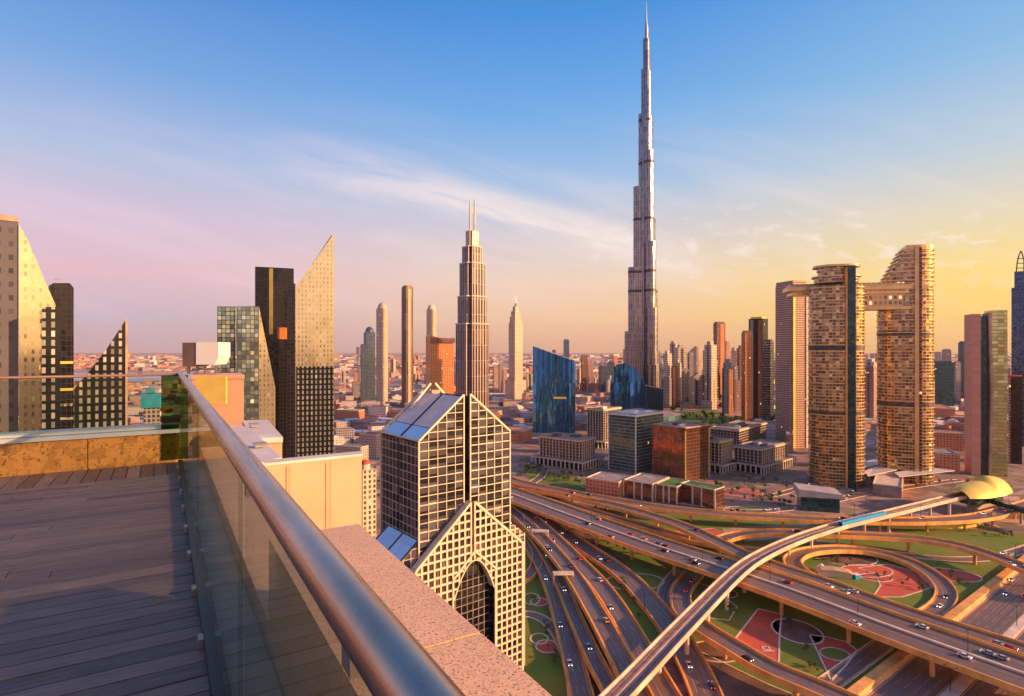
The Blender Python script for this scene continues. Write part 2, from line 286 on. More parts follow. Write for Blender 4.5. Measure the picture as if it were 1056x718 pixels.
# ------------------------------------------------------------ mesh helpers
class MB:
    def __init__(s): s.v=[]; s.f=[]; s.uv=[]; s.mi=[]
    def face(s,pts,uvs=None,mi=0):
        b=len(s.v); s.v+= [tuple(q) for q in pts]; s.f.append(tuple(range(b,b+len(pts)))); s.mi.append(mi)
        s.uv+= uvs if uvs else [(q[0],q[1]) for q in pts]
    def prism(s,poly,z0,z1,ms=0,mt=1,u0=0):
        n=len(poly); zt=z1 if isinstance(z1,(list,tuple)) else [z1]*n; zb=z0 if isinstance(z0,(list,tuple)) else [z0]*n
        u=u0
        for i in range(n):
            j=(i+1)%n; a,b=poly[i],poly[j]; d=math.hypot(b[0]-a[0],b[1]-a[1])
            s.face([(a[0],a[1],zb[i]),(b[0],b[1],zb[j]),(b[0],b[1],zt[j]),(a[0],a[1],zt[i])],[(u,zb[i]),(u+d,zb[j]),(u+d,zt[j]),(u,zt[i])],ms); u+=d
        s.face([(q[0],q[1],zt[i]) for i,q in enumerate(poly)],None,mt)
        s.face([(q[0],q[1],zb[i]) for i,q in reversed(list(enumerate(poly)))],None,mt)
    def box(s,x0,x1,y0,y1,z0,z1,ms=0,mt=None):
        s.prism([(x0,y0),(x1,y0),(x1,y1),(x0,y1)],z0,z1,ms,ms if mt is None else mt)
    def slab(s,poly,y0,y1,ms=0,mt=1):   # outline (x,z) counter-clockwise seen from the front, extruded back in y
        s.face([(x,y0,z) for x,z in poly],[(x,z) for x,z in poly],ms)
        s.face([(x,y1,z) for x,z in reversed(poly)],[(x,z) for x,z in reversed(poly)],ms)
        n=len(poly)
        for i in range(n):
            a,b=poly[i],poly[(i+1)%n]
            steep=abs(a[0]-b[0])<.35*abs(a[1]-b[1])
            s.face([(a[0],y1,a[1]),(b[0],y1,b[1]),(b[0],y0,b[1]),(a[0],y0,a[1])][::-1],[(y1,a[1]),(y1,b[1]),(y0,b[1]),(y0,a[1])][::-1],ms if steep else mt)
    def bar(s,p,q,w,d=None,mi=0,up=(0,0,1)):
        p,q=Vector(p),Vector(q); d=d or w; ax=(q-p)
        if ax.length<1e-6: return
        ax.normalize(); up=Vector(up)
        if abs(ax.dot(up))>.98: up=Vector((0,1,0))
        a=ax.cross(up).normalized()*w/2; b=ax.cross(a).normalized()*d/2
        c=[p-a-b,p+a-b,p+a+b,p-a+b]; e=[q-a-b,q+a-b,q+a+b,q-a+b]; L=(q-p).length
        for i in range(4):
            j=(i+1)%4; s.face([c[i],c[j],e[j],e[i]],[(0,0),(w,0),(w,L),(0,L)],mi)
        s.face(c[::-1],None,mi); s.face(e,None,mi)
    def cyl(s,x,y,z0,z1,r0,r1=None,n=16,ms=0,mt=None,sy=1):
        r1=r0 if r1 is None else r1; mt=ms if mt is None else mt
        A=[(math.cos(2*math.pi*i/n),math.sin(2*math.pi*i/n)*sy) for i in range(n)]
        for i in range(n):
            j=(i+1)%n; a,b=A[i],A[j]; u=r0*2*math.pi*i/n; u2=r0*2*math.pi*(i+1)/n
            s.face([(x+a[0]*r0,y+a[1]*r0,z0),(x+b[0]*r0,y+b[1]*r0,z0),(x+b[0]*r1,y+b[1]*r1,z1),(x+a[0]*r1,y+a[1]*r1,z1)],[(u,z0),(u2,z0),(u2,z1),(u,z1)],ms)
        if r1>0.01: s.face([(x+a[0]*r1,y+a[1]*r1,z1) for a in A],None,mt)
        s.face([(x+a[0]*r0,y+a[1]*r0,z0) for a in reversed(A)],None,mt)
    def build(s,name,mats,parent=None,smooth=False):
        me=bpy.data.meshes.new(name); me.from_pydata(s.v,[],s.f)
        for k in (mats if isinstance(mats,(list,tuple)) else [mats]): me.materials.append(M[k] if isinstance(k,str) else k)
        nm=len(me.materials)
        me.polygons.foreach_set('material_index',[min(i,nm-1) for i in s.mi])
        ul=me.uv_layers.new(name='UVMap'); flat=[c for q in s.uv for c in q]; ul.data.foreach_set('uv',flat)
        if smooth: me.polygons.foreach_set('use_smooth',[True]*len(me.polygons))
        me.update(); o=bpy.data.objects.new(name,me); COL.objects.link(o)
        if parent: o.parent=parent
        return o
def tag(o,label=None,cat=None,group=None,kind=None):
    if label: o['label']=label
    if cat: o['category']=cat
    if group: o['group']=group
    if kind: o['kind']=kind
    return o
def empty(name,loc,rz,label,cat,group=None):
    o=bpy.data.objects.new(name,None); COL.objects.link(o); o.location=loc; o.rotation_euler=(0,0,rz); o.empty_display_size=2
    return tag(o,label,cat,group)
def copy_tree(o,parent=None):
    c=o.copy(); COL.objects.link(c)
    if parent: c.parent=parent
    for ch in o.children: copy_tree(ch,c)
    return c
def G(px,py,z=0):
    Y=F*(EYE-z)/(py-CY); return Vector(((px-CX)/F*Y,Y,z))
def XY(px,Y): return ((px-CX)/F*Y,Y)
def ZY(py,Y): return EYE-(py-CY)/F*Y
class Plane:
    """upright plane through pixel column px at depth Y, turned theta from the view's own plane"""
    def __init__(s,px,Y,theta=None,rot=0):
        s.P=Vector(((px-CX)/F*Y,Y)); s.th=(-math.atan((px-CX)/F) if theta is None else theta)+rot
        s.e=Vector((math.cos(s.th),math.sin(s.th))); s.n=Vector((-s.e.y,s.e.x))
    def at(s,px,py):
        d=Vector(((px-CX)/F,1)); k=s.P.dot(s.n)/d.dot(s.n); q=d*k
        return ((q-s.P).dot(s.e),EYE-(py-CY)/F*q.y)
    def root(s,name,label,cat,group=None): return empty(name,(s.P.x,s.P.y,0),s.th,label,cat,group)
def rr(w,d,r,n=5):   # rounded rectangle footprint
    out=[]
    for cx,cy,a0 in ((w/2-r,-d/2+r,-90),(w/2-r,d/2-r,0),(-w/2+r,d/2-r,90),(-w/2+r,-d/2+r,180)):
        for i in range(n+1):
            a=R(a0+90*i/n); out.append((cx+r*math.cos(a),cy+r*math.sin(a)))
    return out

# ------------------------------------------------------------ ground sheets
g=MB(); S=22000; N=20
for i in range(N):
    for j in range(N):
        x0=-S+2*S*i/N; y0=-S+2*S*j/N; d=2*S/N; g.face([(x0,y0,0),(x0+d,y0,0),(x0+d,y0+d,0),(x0,y0+d,0)])
tag(g.build('ground','ground'),kind='structure')
def sheet(name,pts,z,mat,kerb=None,kw=1.0):
    g=MB(); P=[G(a,b,0) for a,b in pts]; g.face([(p.x,p.y,z) for p in P]); o=g.build(name,mat); tag(o,kind='structure')
    if kerb:
        k=MB(); n=len(P)
        for i in range(n):
            a,b=P[i],P[(i+1)%n]; k.bar((a.x,a.y,z+.07),(b.x,b.y,z+.07),kw,.15)
        k.build('kerb',kerb,o)
    return o
def ell(cx,cy,a,b,rot=0,n=28): # ellipse given in world metres round the ground point of a pixel
    c=G(cx,cy); return [(c.x+a*math.cos(2*math.pi*i/n)*math.cos(R(rot))-b*math.sin(2*math.pi*i/n)*math.sin(R(rot)),c.y+a*math.cos(2*math.pi*i/n)*math.sin(R(rot))+b*math.sin(2*math.pi*i/n)*math.cos(R(rot))) for i in range(n)]
def wsheet(name,P,z,mat,kerb=None,kw=.9):
    g=MB(); g.face([(x,y,z) for x,y in P]); o=g.build(name,mat); tag(o,kind='structure')
    if kerb:
        k=MB(); n=len(P)
        for i in range(n):
            a,b=P[i],P[(i+1)%n]; k.bar((a[0],a[1],z+.08),(b[0],b[1],z+.08),kw,.16)
        k.build('kerb',kerb,o)
    return o
wsheet('lawn',[(-10,120),(-40,300),(-30,420),(0,520),(60,560),(200,520),(330,500),(460,460),(470,380),(330,372),(240,310),(140,235),(60,120)],.05,'grass')
sheet('plaza',[(530,500),(640,512),(760,524),(1000,522),(1056,505),(1056,468),(940,465),(700,440),(600,440),(540,455)],.03,'plaza')
sheet('park_lawn',[(684,436),(700,424),(730,422),(765,432),(775,446),(740,446),(700,444)],.06,'grass')
sheet('lawn_strip',[(545,486),(600,494),(640,505),(640,511),(600,506),(545,495)],.08,'grass')
sheet('water',[(40,392),(60,385),(210,384),(215,391),(120,394)],.2,'water')
P_=lambda *a:list(a)
sheet('red_paving',[(782,628),(806,634),(804,655),(803,692),(780,680),(755,663)],.10,'redpave','kerb',.9)
sheet('red_paving',[(835,655),(852,657),(872,662),(884,671),(872,687),(857,702)],.10,'redpave','kerb',.8)
sheet('red_paving',[(885,586),(915,582),(945,590),(962,606),(930,616),(900,616),(908,604),(903,592)],.10,'redpave','kerb',.8)
wsheet('red_paving',ell(893,589,18,11,10),.14,'redpave','kerb')
wsheet('red_paving',ell(903,596,10,7,0),.18,'redpave','kerb')
wsheet('red_paving',ell(979,593,18,12,-12),.12,'redpave','kerb')
wsheet('planting_bed',ell(870,574,22,18,0),.10,'brownpave','kerb')
wsheet('planting_bed',ell(822,651,12,14,0),.10,'brownpave','kerb')
wsheet('planting_bed',ell(861,675,7,6,20),.20,'grass','kerb',.6)
wsheet('planting_bed',ell(655,600,19,13,10),.10,'grass','kerb')
wsheet('red_paving',ell(556,621,5,5.5,0),.14,'redpave','kerb')
wsheet('red_paving',ell(548,618,5,8,0),.20,'grass','kerb')
wsheet('planting_bed',ell(556,659,4.6,5.5,0),.10,'grass','kerb')
wsheet('red_paving',ell(564,667,5.6,6.4,0),.16,'redpave','kerb')
wsheet('planting_bed',ell(738,672,13,10,0),.1,'brownpave','kerb')
wsheet('planting_bed',ell(745,612,9,7,0),.1,'brownpave','kerb')
wsheet('planting_bed',ell(566,478,26,24,0),.1,'brownpave','kerb',1.6)
wsheet('planting_bed',ell(764,508,22,16,0),.1,'redpave','kerb',1.2)
wsheet('planting_bed',ell(775,526,26,12,0),.12,'grass','kerb',1.2)
sheet('red_paving',[(672,551),(735,545),(752,552),(720,562),(700,566)],.12,'redpave','kerb',.6)
# white painted emblem on the red paving
e=MB(); c=G(792,671)
for (a,b,c2,d) in ((-2,2,0,.7),(-2,-1.2,0,4),(1.2,2,1.5,4),(-2,2,3.4,4),(-3,3,-1,-.4)):
    e.face([(c.x+a,c.y+c2,.2),(c.x+b,c.y+c2,.2),(c.x+b,c.y+d,.2),(c.x+a,c.y+d,.2)])
tag(e.build('painted_marking','white'),kind='structure')

# ------------------------------------------------------------ roads
ROADS={}
def catmull(P,step=5.0):
    out=[]; n=len(P)
    for i in range(n-1):
        p0=P[max(i-1,0)];p1=P[i];p2=P[i+1];p3=P[min(i+2,n-1)]; k=max(2,int((p2-p1).length/step))
        for j in range(k):
            t=j/k; out.append(.5*((2*p1)+(-p0+p2)*t+(2*p0-5*p1+4*p2-p3)*t*t+(-p0+3*p1-3*p2+p3)*t**3))
    out.append(P[-1]); return out
def offs(C,d,dz=0):
    out=[]
    for i,c in enumerate(C):
        a=C[max(i-1,0)]; b=C[min(i+1,len(C)-1)]; t=Vector((b.x-a.x,b.y-a.y,0)).normalized(); out.append(Vector((c.x+t.y*d,c.y-t.x*d,c.z+dz)))
    return out
def strip(mb,C,d0,d1,z0,z1,mi=0,sidemi=None,dash=None):
    A,B=offs(C,d0),offs(C,d1); s=0; si=mi if sidemi is None else sidemi
    for i in range(len(C)-1):
        L=(C[i+1]-C[i]).length
        if dash and (int(s/dash)%2): s+=L; continue
        a,b,c,d=A[i],B[i],B[i+1],A[i+1]; U=lambda q,z:(q.x,q.y,q.z+z)
        mb.face([U(a,z1),U(b,z1),U(c,z1),U(d,z1)][::-1],[(d0,s),(d1,s),(d1,s+L),(d0,s+L)][::-1],mi)
        if z0<z1-.001:
            mb.face([U(a,z0),U(b,z0),U(c,z0),U(d,z0)],None,si)
            mb.face([U(b,z0),U(c,z0),U(c,z1),U(b,z1)][::-1],None,si); mb.face([U(a,z0),U(d,z0),U(d,z1),U(a,z1)],None,si)
        s+=L
def road(key,pts,w,z,label=None,median=False,pill=34,lanes=3,thick=1.5,barrier=True,cat='flyover',world=False):
    P=[]
    for q in pts:
        zz=q[2] if len(q)>2 else z
        P.append(Vector((q[0],q[1],zz)) if world else G(q[0],q[1],zz))
    C=catmull(P); ROADS[key]=(C,w,label)
    if label: root=empty('flyover',(P[len(P)//2].x,P[len(P)//2].y,0),0,label,cat); o0=Vector((root.location.x,root.location.y,0)); C=[c-o0 for c in C]
    else: root=None
    mb=MB(); strip(mb,C,-w/2,w/2,-thick if label else -.04,0,0,1)
    kk=lanes*(2 if median else 1)
    for i in range(1,kk):
        x=-w/2+w*i/kk
        if median and i==lanes: continue
        strip(mb,C,x-.10,x+.10,.03,.03,2,dash=7)
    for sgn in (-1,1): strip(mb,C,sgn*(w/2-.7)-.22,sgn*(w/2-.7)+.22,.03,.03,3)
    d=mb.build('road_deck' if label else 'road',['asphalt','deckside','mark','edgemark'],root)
    if not label: tag(d,kind='structure')
    par=root or d
    if barrier:
        for sgn in (-1,1):
            b=MB(); e=sgn*w/2
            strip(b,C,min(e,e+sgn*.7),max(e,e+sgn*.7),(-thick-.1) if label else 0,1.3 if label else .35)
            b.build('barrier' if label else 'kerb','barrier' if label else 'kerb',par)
    if median:
        b=MB(); strip(b,C,-.7,.7,0,.9); b.build('median_barrier','kerb',par)
    if label and pill:
        s=pill*.5; T=offs(C,0)
        for i in range(len(C)-1):
            s+=(C[i+1]-C[i]).length
            if s>pill and C[i].z>5.0:
                s=0; a=C[max(i-1,0)]; b=C[i+1]; tv=Vector((b.x-a.x,b.y-a.y,0)).normalized(); nv=Vector((tv.y,-tv.x,0)); c=C[i]
                m=MB(); top=c.z-thick-.12
                xs=[0] if w<18 else [-w*.27,w*.27]
                for q in xs:
                    cc=c+nv*q; m.prism([(cc.x+1.1*math.cos(R(a_)),cc.y+1.1*math.sin(R(a_))) for a_ in range(0,360,45)],0,top-1.2)
                h=w*.36; p0=c-nv*h; p1=c+nv*h
                m.bar((p0.x,p0.y,top-.6),(p1.x,p1.y,top-.6),1.8,1.2)
                m.build('pillar','deckside',root)
    return par
# ground level roads
def off_line(p,d,o0,o1,s0,s1): pass
HD=Vector((.802,.597)); HP=Vector((.597,-.802)); H0=Vector((244,321))
def hw(off,s): q=H0+HD*s+HP*off; return (q.x,q.y,.12)
road('sheikh_a',[hw(11,-420),hw(11,-150),hw(11,0),hw(11,300),hw(11,900)],19,.12,None,lanes=5,world=True,barrier=True)
road('sheikh_b',[hw(35,-420),hw(35,-150),hw(35,0),hw(35,300),hw(35,900)],19,.12,None,lanes=5,world=True,barrier=True)
road('sheikh_s',[hw(58,-420),hw(58,-150),hw(58,0),hw(58,300),hw(58,900)],12,.12,None,lanes=3,world=True)
road('collector',[hw(-13,-260),hw(-12.5,-160),hw(-12.5,-60),hw(-12.5,20)],9,.12,None,lanes=2,world=True)
w_=MB(); q0,q1=hw(-1.5,-300),hw(-1.5,300); w_.bar((q0[0],q0[1],1.3),(q1[0],q1[1],1.3),4.5,2.6)
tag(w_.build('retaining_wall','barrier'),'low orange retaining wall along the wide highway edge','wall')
w_=MB(); q0,q1=hw(23,-420),hw(23,900); w_.bar((q0[0],q0[1],.35),(q1[0],q1[1],.35),4.0,.5); tag(w_.build('median_strip','kerb'),kind='structure')
road('r6',[(840,559),(880,566),(930,572),(985,577),(1030,574),(1070,562)],9,.16,None,lanes=2)
road('r13',[(515,634),(548,634),(568,645),(583,668),(592,700),(596,735)],6.5,.2,None,lanes=2)
road('r15',[(700,588),(686,606),(685,628),(698,650),(712,680)],7,.24,None,lanes=2)
road('r17',[(545,500),(560,488),(556,470),(575,460),(600,455)],9,.2,None,lanes=2)
road('r18',[(600,500),(640,512),(760,527),(830,522),(900,508),(990,495)],10,.16,None,lanes=2)
road('r19',[(748,505),(790,512),(840,500),(870,508),(930,500)],8,.28,None,lanes=2)
road('r20',[(345,500),(372,455),(372,425),(350,400),(335,385)],16,.2,None,lanes=4)
# elevated
road('main',[(440,478),(530,510.5),(660,557.5),(794,601),(925,649),(1054,695),(1160,732)],32,12,'wide dual carriageway flyover crossing the interchange diagonally',True)
road('r1a',[(440,470),(500,487),(540,499),(580,507),(620,514),(660,521),(700,526),(745,530.5),(800,533.5),(850,536),(900,537),(950,537),(1000,534.5),(1035,528),(1070,517)],14,9,'long gently curving flyover furthest back, in front of the office blocks')
road('r1b',[(540,503,7),(600,514,8),(650,526,9.5),(700,541.5,11),(736,558,12),(770,574,12.3),(800,585,12.3),(850,601.5,12.3),(925,629,12.3),(1056,671,12.3),(1130,695,12.3)],12.5,12.3,'curving slip flyover that swings down beside the wide main flyover')
road('r4',[(735,560,2),(760,552,5),(800,549,9),(850,550.5,10),(925,554,10),(975,560,10),(1015,570.5,10),(1056,586,10),(1110,610,10)],11,10,'flyover arching over the right side of the oval loop')
road('r5',[(880,611,12),(850,602,11.5),(826,590,10),(817,578,8.5),(832,569,7),(868,566,5),(905,570,3.5),(940,581,2.5),(966,597,1.5),(976,613,.8),(966,629,.5),(940,641,.4)],10,5,'oval loop ramp curling round the red and green garden')
road('r7',[(716,592,.6),(703,609,2),(704,628,4),(722,646,7),(757,668,8),(795,690,8),(850,713,8),(920,745,8)],11,8,'ramp passing under the metro viaduct along the bottom edge')
road('r16',[(470,484,3),(532,502,4),(600,524,4),(665,543,4),(710,556,3),(760,566,2),(820,572,.5)],9,4,'low narrow road squeezed between the two long flyovers',pill=0)
road('r8',[(500,508,1),(548,530,1.6),(575,546,2),(605,566,2.4),(640,590,2.4),(670,620,2),(695,652,1.4),(715,687,.9),(730,722,.5),(744,760,.5)],13,2,'broad grey road sweeping under the metro viaduct',pill=0,lanes=4)
road('r9',[(480,498,5),(528,518,5.5),(556,541,6),(590,574,6.5),(620,606,7),(646,645,7),(668,685,7),(690,724,7),(705,752,7)],11,7,'second curved ramp from the right, fanning out below the main flyover')
road('r10',[(478,503,4),(520,521,5),(556,553,7),(588,590,8),(613,630,8.5),(634,668,9),(653,705,9),(670,740,9)],9.5,8,'middle curved ramp of the fan between the lawn and the metro viaduct')
road('r11',[(490,510,2),(526,530,2),(553,558,2.5),(574,592,3),(592,634,4),(612,678,5),(634,718,5),(650,750,5)],7,4,'narrow ramp of the fan, second from the glass gabled tower',pill=0)
road('r12',[(495,516,1),(524,538,1.5),(548,566,1.6),(567,600,2),(580,640,2),(592,685,2),(601,722,2),(606,750,2)],9,2,'ramp of the fan nearest the glass gabled tower',pill=0)
road('r14',[(497,520,.8),(522,535,1),(540,550,1),(552,566,1),(554,580,1),(545,594,1),(520,608,1)],6.5,1,'short hooked ramp turning behind the glass gabled tower',pill=0,lanes=2)

sheet('brown_ground',[(530,512),(600,545),(640,575),(668,605),(672,640),(648,610),(612,570),(560,535)],.07,'brownpave')
sheet('brown_ground',[(530,520),(560,560),(580,600),(590,640),(600,690),(612,720),(660,720),(640,660),(600,600),(560,545)],.085,'brownpave')
sheet('brown_ground',[(745,545),(800,541),(900,545),(930,548),(900,551),(800,556),(752,560)],.07,'concrete')
sheet('brown_ground',[(700,596),(735,606),(760,626),(752,640),(716,636)],.075,'grass','kerb',.7)
sheet('brown_ground',[(655,706),(700,668),(722,672),(790,705),(850,730),(640,730)],.075,'brownpave','kerb',.8)
def wall_px(name,label,pts,h,w,mat):
    m_=MB(); P=[G(a,b,0) for a,b in pts]; r=empty(name,P[0],0,label,'wall')
    for a,b in zip(P[:-1],P[1:]): a=a-P[0]; b=b-P[0]; m_.bar((a.x,a.y,h/2),(b.x,b.y,h/2),w,h)
    m_.build('wall_face',mat,r)
wall_px('retaining_wall','long yellow retaining wall below the gold station',[(918,545),(960,546),(990,545),(1014,542)],6,1.2,'yellowpanel')
# cream gantries spanning the fan of ramps
for (a,b,rz,lb) in ((557,549,.9,'upper cream toll gantry over the fan of ramps beside the gabled tower'),(581,593,1.1,'lower cream toll gantry over the fan of ramps')):
    p=G(a,b,9); r=empty('road_gantry',(p.x,p.y,0),rz-1.57+.5,lb,'gantry'); m_=MB(); m_.box(-6.5,6.5,-2.2,2.2,9.6,10.6); m_.build('canopy','cream',r)
    for x in (-6,6): m_=MB(); m_.box(x-.4,x+.4,-.5,.5,0,9.59); m_.build('post','cream',r)
# small garden pavilion and tent in the oval loop
p=G(860,594); r=empty('garden_pavilion',(p.x,p.y,0),-.3,'low sandy pavilion with curved roof inside the oval loop garden','pavilion')
m_=MB(); m_.box(-10,10,-3,3,0,3.2); m_.build('wall','cream',r); m_=MB(); m_.slab([(-11,3.21),(11,3.21),(8,4.4),(0,5.0),(-8,4.6)],-4,4,0,0); m_.build('roof','panel',r)
p=G(847,589); r=empty('white_tent',(p.x,p.y,0),.4,'small white peaked tent at the left end of the garden pavilion','tent')
m_=MB(); m_.cyl(0,0,2.4,5.2,3.6,.2,8); m_.build('canopy','white',r)
for a in range(4): m_=MB(); m_.cyl(2.8*math.cos(a*1.57+.78),2.8*math.sin(a*1.57+.78),0,2.6,.1,.1,6); m_.build('post','steel',r)
p=G(883,597); r=empty('blue_kiosk',(p.x,p.y,0),.2,'tiny bright blue kiosk beside the garden pavilion','kiosk'); m_=MB(); m_.box(-1.8,1.8,-1.5,1.5,0,3,0,0); m_.build('body','turq0',r); m_=MB(); m_.box(-2.1,2.1,-1.8,1.8,3.01,3.3); m_.build('roof','white',r)
# metro viaduct
mp=[(560,795),(600,755),(655,699),(705,646),(760,590.5),(790,570.5),(825,555),(860,543.5),(895,534.5),(930,526),(985,512.5),(1030,503)]
C=catmull([G(a,b,16) for a,b in mp]); ROADS['metro']=(C,9,None)
mroot=empty('metro_viaduct',(C[40].x,C[40].y,0),0,'pale elevated metro viaduct sweeping across the interchange on slim pillars','viaduct'); o0=Vector((mroot.location.x,mroot.location.y,0)); C=[c-o0 for c in C]
m_=MB(); strip(m_,C,-4.4,4.4,-1.9,0); m_.build('viaduct_deck','viaduct',mroot)
for sg in (-1,1):
    b=MB(); strip(b,C,min(sg*4.4,sg*4.9),max(sg*4.4,sg*4.9),-1.2,1.3); b.build('parapet','viaduct',mroot)
m_=MB(); strip(m_,C,-3.6,-.6,.02,.15); strip(m_,C,.6,3.6,.02,.15); m_.build('track_bed','rail',mroot)
for x in (-2.9,-1.3,1.3,2.9):
    m_=MB(); strip(m_,C,x-.12,x+.12,.16,.36); m_.build('rail','steel',mroot)
s=15
for i in range(len(C)-1):
    s+=(C[i+1]-C[i]).length
    if s>31:
        s=0; c=C[i]; m_=MB(); m_.cyl(c.x,c.y,0,11.6,1.15,1.15,12); m_.cyl(c.x,c.y,11.6,14.0,1.15,2.6,12); m_.build('pillar','viaduct',mroot)
# metro train on the viaduct
C=ROADS['metro'][0]; ix=min(range(len(C)),key=lambda i:(C[i]-G(868,541,16)).length)
seg=[C[j]-Vector((C[ix].x,C[ix].y,0)) for j in range(ix-1,ix+12)]
tr=empty('metro_train',(C[ix].x,C[ix].y,0),0,'slim blue and teal metro train running on the viaduct','train')
m_=MB(); strip(m_,seg,.7,3.5,.6,2.9); m_.build('carriage','turq0',tr); m_=MB(); strip(m_,seg,.8,3.4,2.92,3.3); m_.build('roof','turq0',tr)

# ------------------------------------------------------------ terrace (near things, axes: t along the side rail, s to its right)
U=Vector((-.5155,.857,0)); Nn=Vector((.857,.5155,0)); TH=math.atan2(Nn.y,Nn.x)
def lw(s_,t_,z_): return Nn*s_+U*t_+Vector((0,0,z_))
def local_obj(mb,name,mats,label=None,cat=None,kind=None,parent=None,smooth=False):
    o=mb.build(name,mats,parent,smooth)
    if not parent: o.rotation_euler=(0,0,TH)
    return tag(o,label,cat,kind=kind)
ZD=EYE-1.5; TC=8.97; SR=.214
hb=MB(); hb.prism([(-14,-16),(.9,-16),(.9,3.1),(.9,9.3),(-14,9.3)],0,ZD-.35)
o=local_obj(hb,'hotel_tower',['panel'],'apricot clad tower that carries the roof terrace','building')
hotel=o
# deck boards: local x=s, y=t
d=MB(); BW=.14
k=0; y=-3.0
while y<8.05:
    cuts=[SR-.02]; x=SR-.02-rnd.uniform(.8,2.4)
    while x>-6: cuts.append(x); x-=2.4
    cuts.append(-6.5)
    for a,b in zip(cuts[1:],cuts[:-1]):
        zz=ZD+rnd.uniform(-.0015,.0015); off=k*3.7
        b0=len(d.v); d.box(a+.003,b-.003,y+.006,y+BW-.006,ZD-.03,zz)
        # uv along the board
        for j in range(len(d.uv)-24,len(d.uv)): 
            v=d.v[b0+(j-(len(d.uv)-24))]; d.uv[j]=(v[0]+off,k*.14+min(.139,max(.001,v[1]-y)))
        k+=1
    y+=BW
YB=y; x=SR-.02
while x>-6.5:
    zz=ZD+rnd.uniform(-.0015,.0015); b0=len(d.v); d.box(x-BW+.005,x-.004,YB+.006,TC-.04,ZD-.03,zz)
    for j in range(24): v=d.v[b0+j]; d.uv[len(d.uv)-24+j]=(v[1]+k*2.1,k*.14+min(.139,max(.001,x-v[0])))
    k+=1; x-=BW
local_obj(d,'terrace_deck','deck',kind='structure')
u_=MB(); u_.box(-7,SR+.24,-3.2,TC+.3,ZD-.3,ZD-.04); local_obj(u_,'deck_underlay','darkmetal',kind='structure')
# far curb with capping
cb=empty('stone_curb',lw(-3,TC+.15,ZD-.04),TH,'low stone curb with painted orange sun glow and pale capping along the far terrace edge','curb')
for a,b in ((-4.0,-1.30),(-1.29,.60),(.61,2.20),(2.21,3.20)):
    m_=MB(); m_.box(a,b,-.15,.15,0,.42); m_.build('stone_facing','curbstone',cb)
m_=MB(); m_.box(-4.0,3.20,-.19,.20,.425,.475); m_.build('capping','capmetal',cb)
m_=MB(); m_.box(-4.0,3.20,-.10,.10,.48,.53); m_.build('glazing_channel','capmetal',cb)
# side gutter ledge and granite parapet
m_=MB(); m_.box(SR+.05,.455,-3.2,TC+.1,ZD-.12,ZD-.02); local_obj(m_,'gutter_ledge','ledge',kind='structure')
pr=empty('granite_parapet',lw(.68,1,ZD-.3),TH,'broad speckled pink granite parapet outside the glass railing','parapet')
for a,b in ((-4.5,-.62),(-.61,.72),(.73,2.14)):
    m_=MB(); m_.box(-.22,.235,a,b,0,.85); m_.build('granite_block','granite',pr)
m_=MB(); m_.box(-.22,.2,2.15,8.2,0,.42); m_.build('low_coping','granite',pr)
# glass railing
gr=empty('glass_railing',lw(SR,0,ZD),TH,'frameless glass railing with a thick round brushed steel handrail','railing')
def tube(P,r,n=28):
    mb=MB(); 
    rings=[]
    for i,p in enumerate(P):
        a=P[max(i-1,0)]; b=P[min(i+1,len(P)-1)]; ax=(b-a).normalized(); u=ax.cross(Vector((0,0,1))).normalized(); v=u.cross(ax).normalized()
        rings.append([p+u*r*math.cos(2*math.pi*j/n)+v*r*math.sin(2*math.pi*j/n) for j in range(n)])
    for i in range(len(P)-1):
        for j in range(n): k=(j+1)%n; mb.face([rings[i][j],rings[i][k],rings[i+1][k],rings[i+1][j]])
    mb.face(rings[0]); mb.face(rings[-1][::-1]); return mb
def weld(o):
    import bmesh
    bm=bmesh.new(); bm.from_mesh(o.data); bmesh.ops.remove_doubles(bm,verts=bm.verts,dist=1e-4); bmesh.ops.recalc_face_normals(bm,faces=bm.faces)
    for f in bm.faces: f.smooth=len(f.verts)<=4
    bm.to_mesh(o.data); bm.free()
HR=1.16; RR=.033
for a,b in ((-3.0,-.55),(-.53,2.02),(2.04,4.60),(4.62,8.90)):
    m_=MB(); m_.box(-.009,.009,a,b,.02,HR-.03); m_.build('glass_panel','glass',gr)
m_=MB(); m_.box(-.035,.035,-3.2,TC-.2,0,.05); m_.build('base_channel','darkmetal',gr)
for i in range(14):
    m_=MB(); yy=-1+i*.72; m_.box(-.06,-.036,yy-.035,yy+.035,.0,.05); m_.build('clamp','steel',gr)
hr=tube([Vector((0,y_,HR)) for y_ in (-3.0,0,3,6,TC)],RR).build('handrail','handrail',gr); weld(hr)
for i in range(9):   # small brackets under the rail
    m_=MB(); yy=-.3+i*1.05; m_.box(-.012,.03,yy-.02,yy+.02,HR-.075,HR-.035); m_.build('bracket','steel',gr)
fr=empty('glass_railing',lw(-3,TC,ZD+.49),TH,'glass railing on the far curb with a thin dark top rail','railing')
for a,b in ((-4.0,.90),(.92,2.98)):
    m_=MB(); m_.box(a,b,-.008,.008,0,.63); m_.build('glass_panel','glass',fr)
m_=MB(); m_.box(2.99,3.30,-.02,.02,-.46,.66); m_.build('corner_panel','glassgreen',fr)
tr_=tube([Vector((x_,0,.67)) for x_ in (-4.0,0,3.2)],.018,12).build('top_rail','unitbrown',fr); weld(tr_)
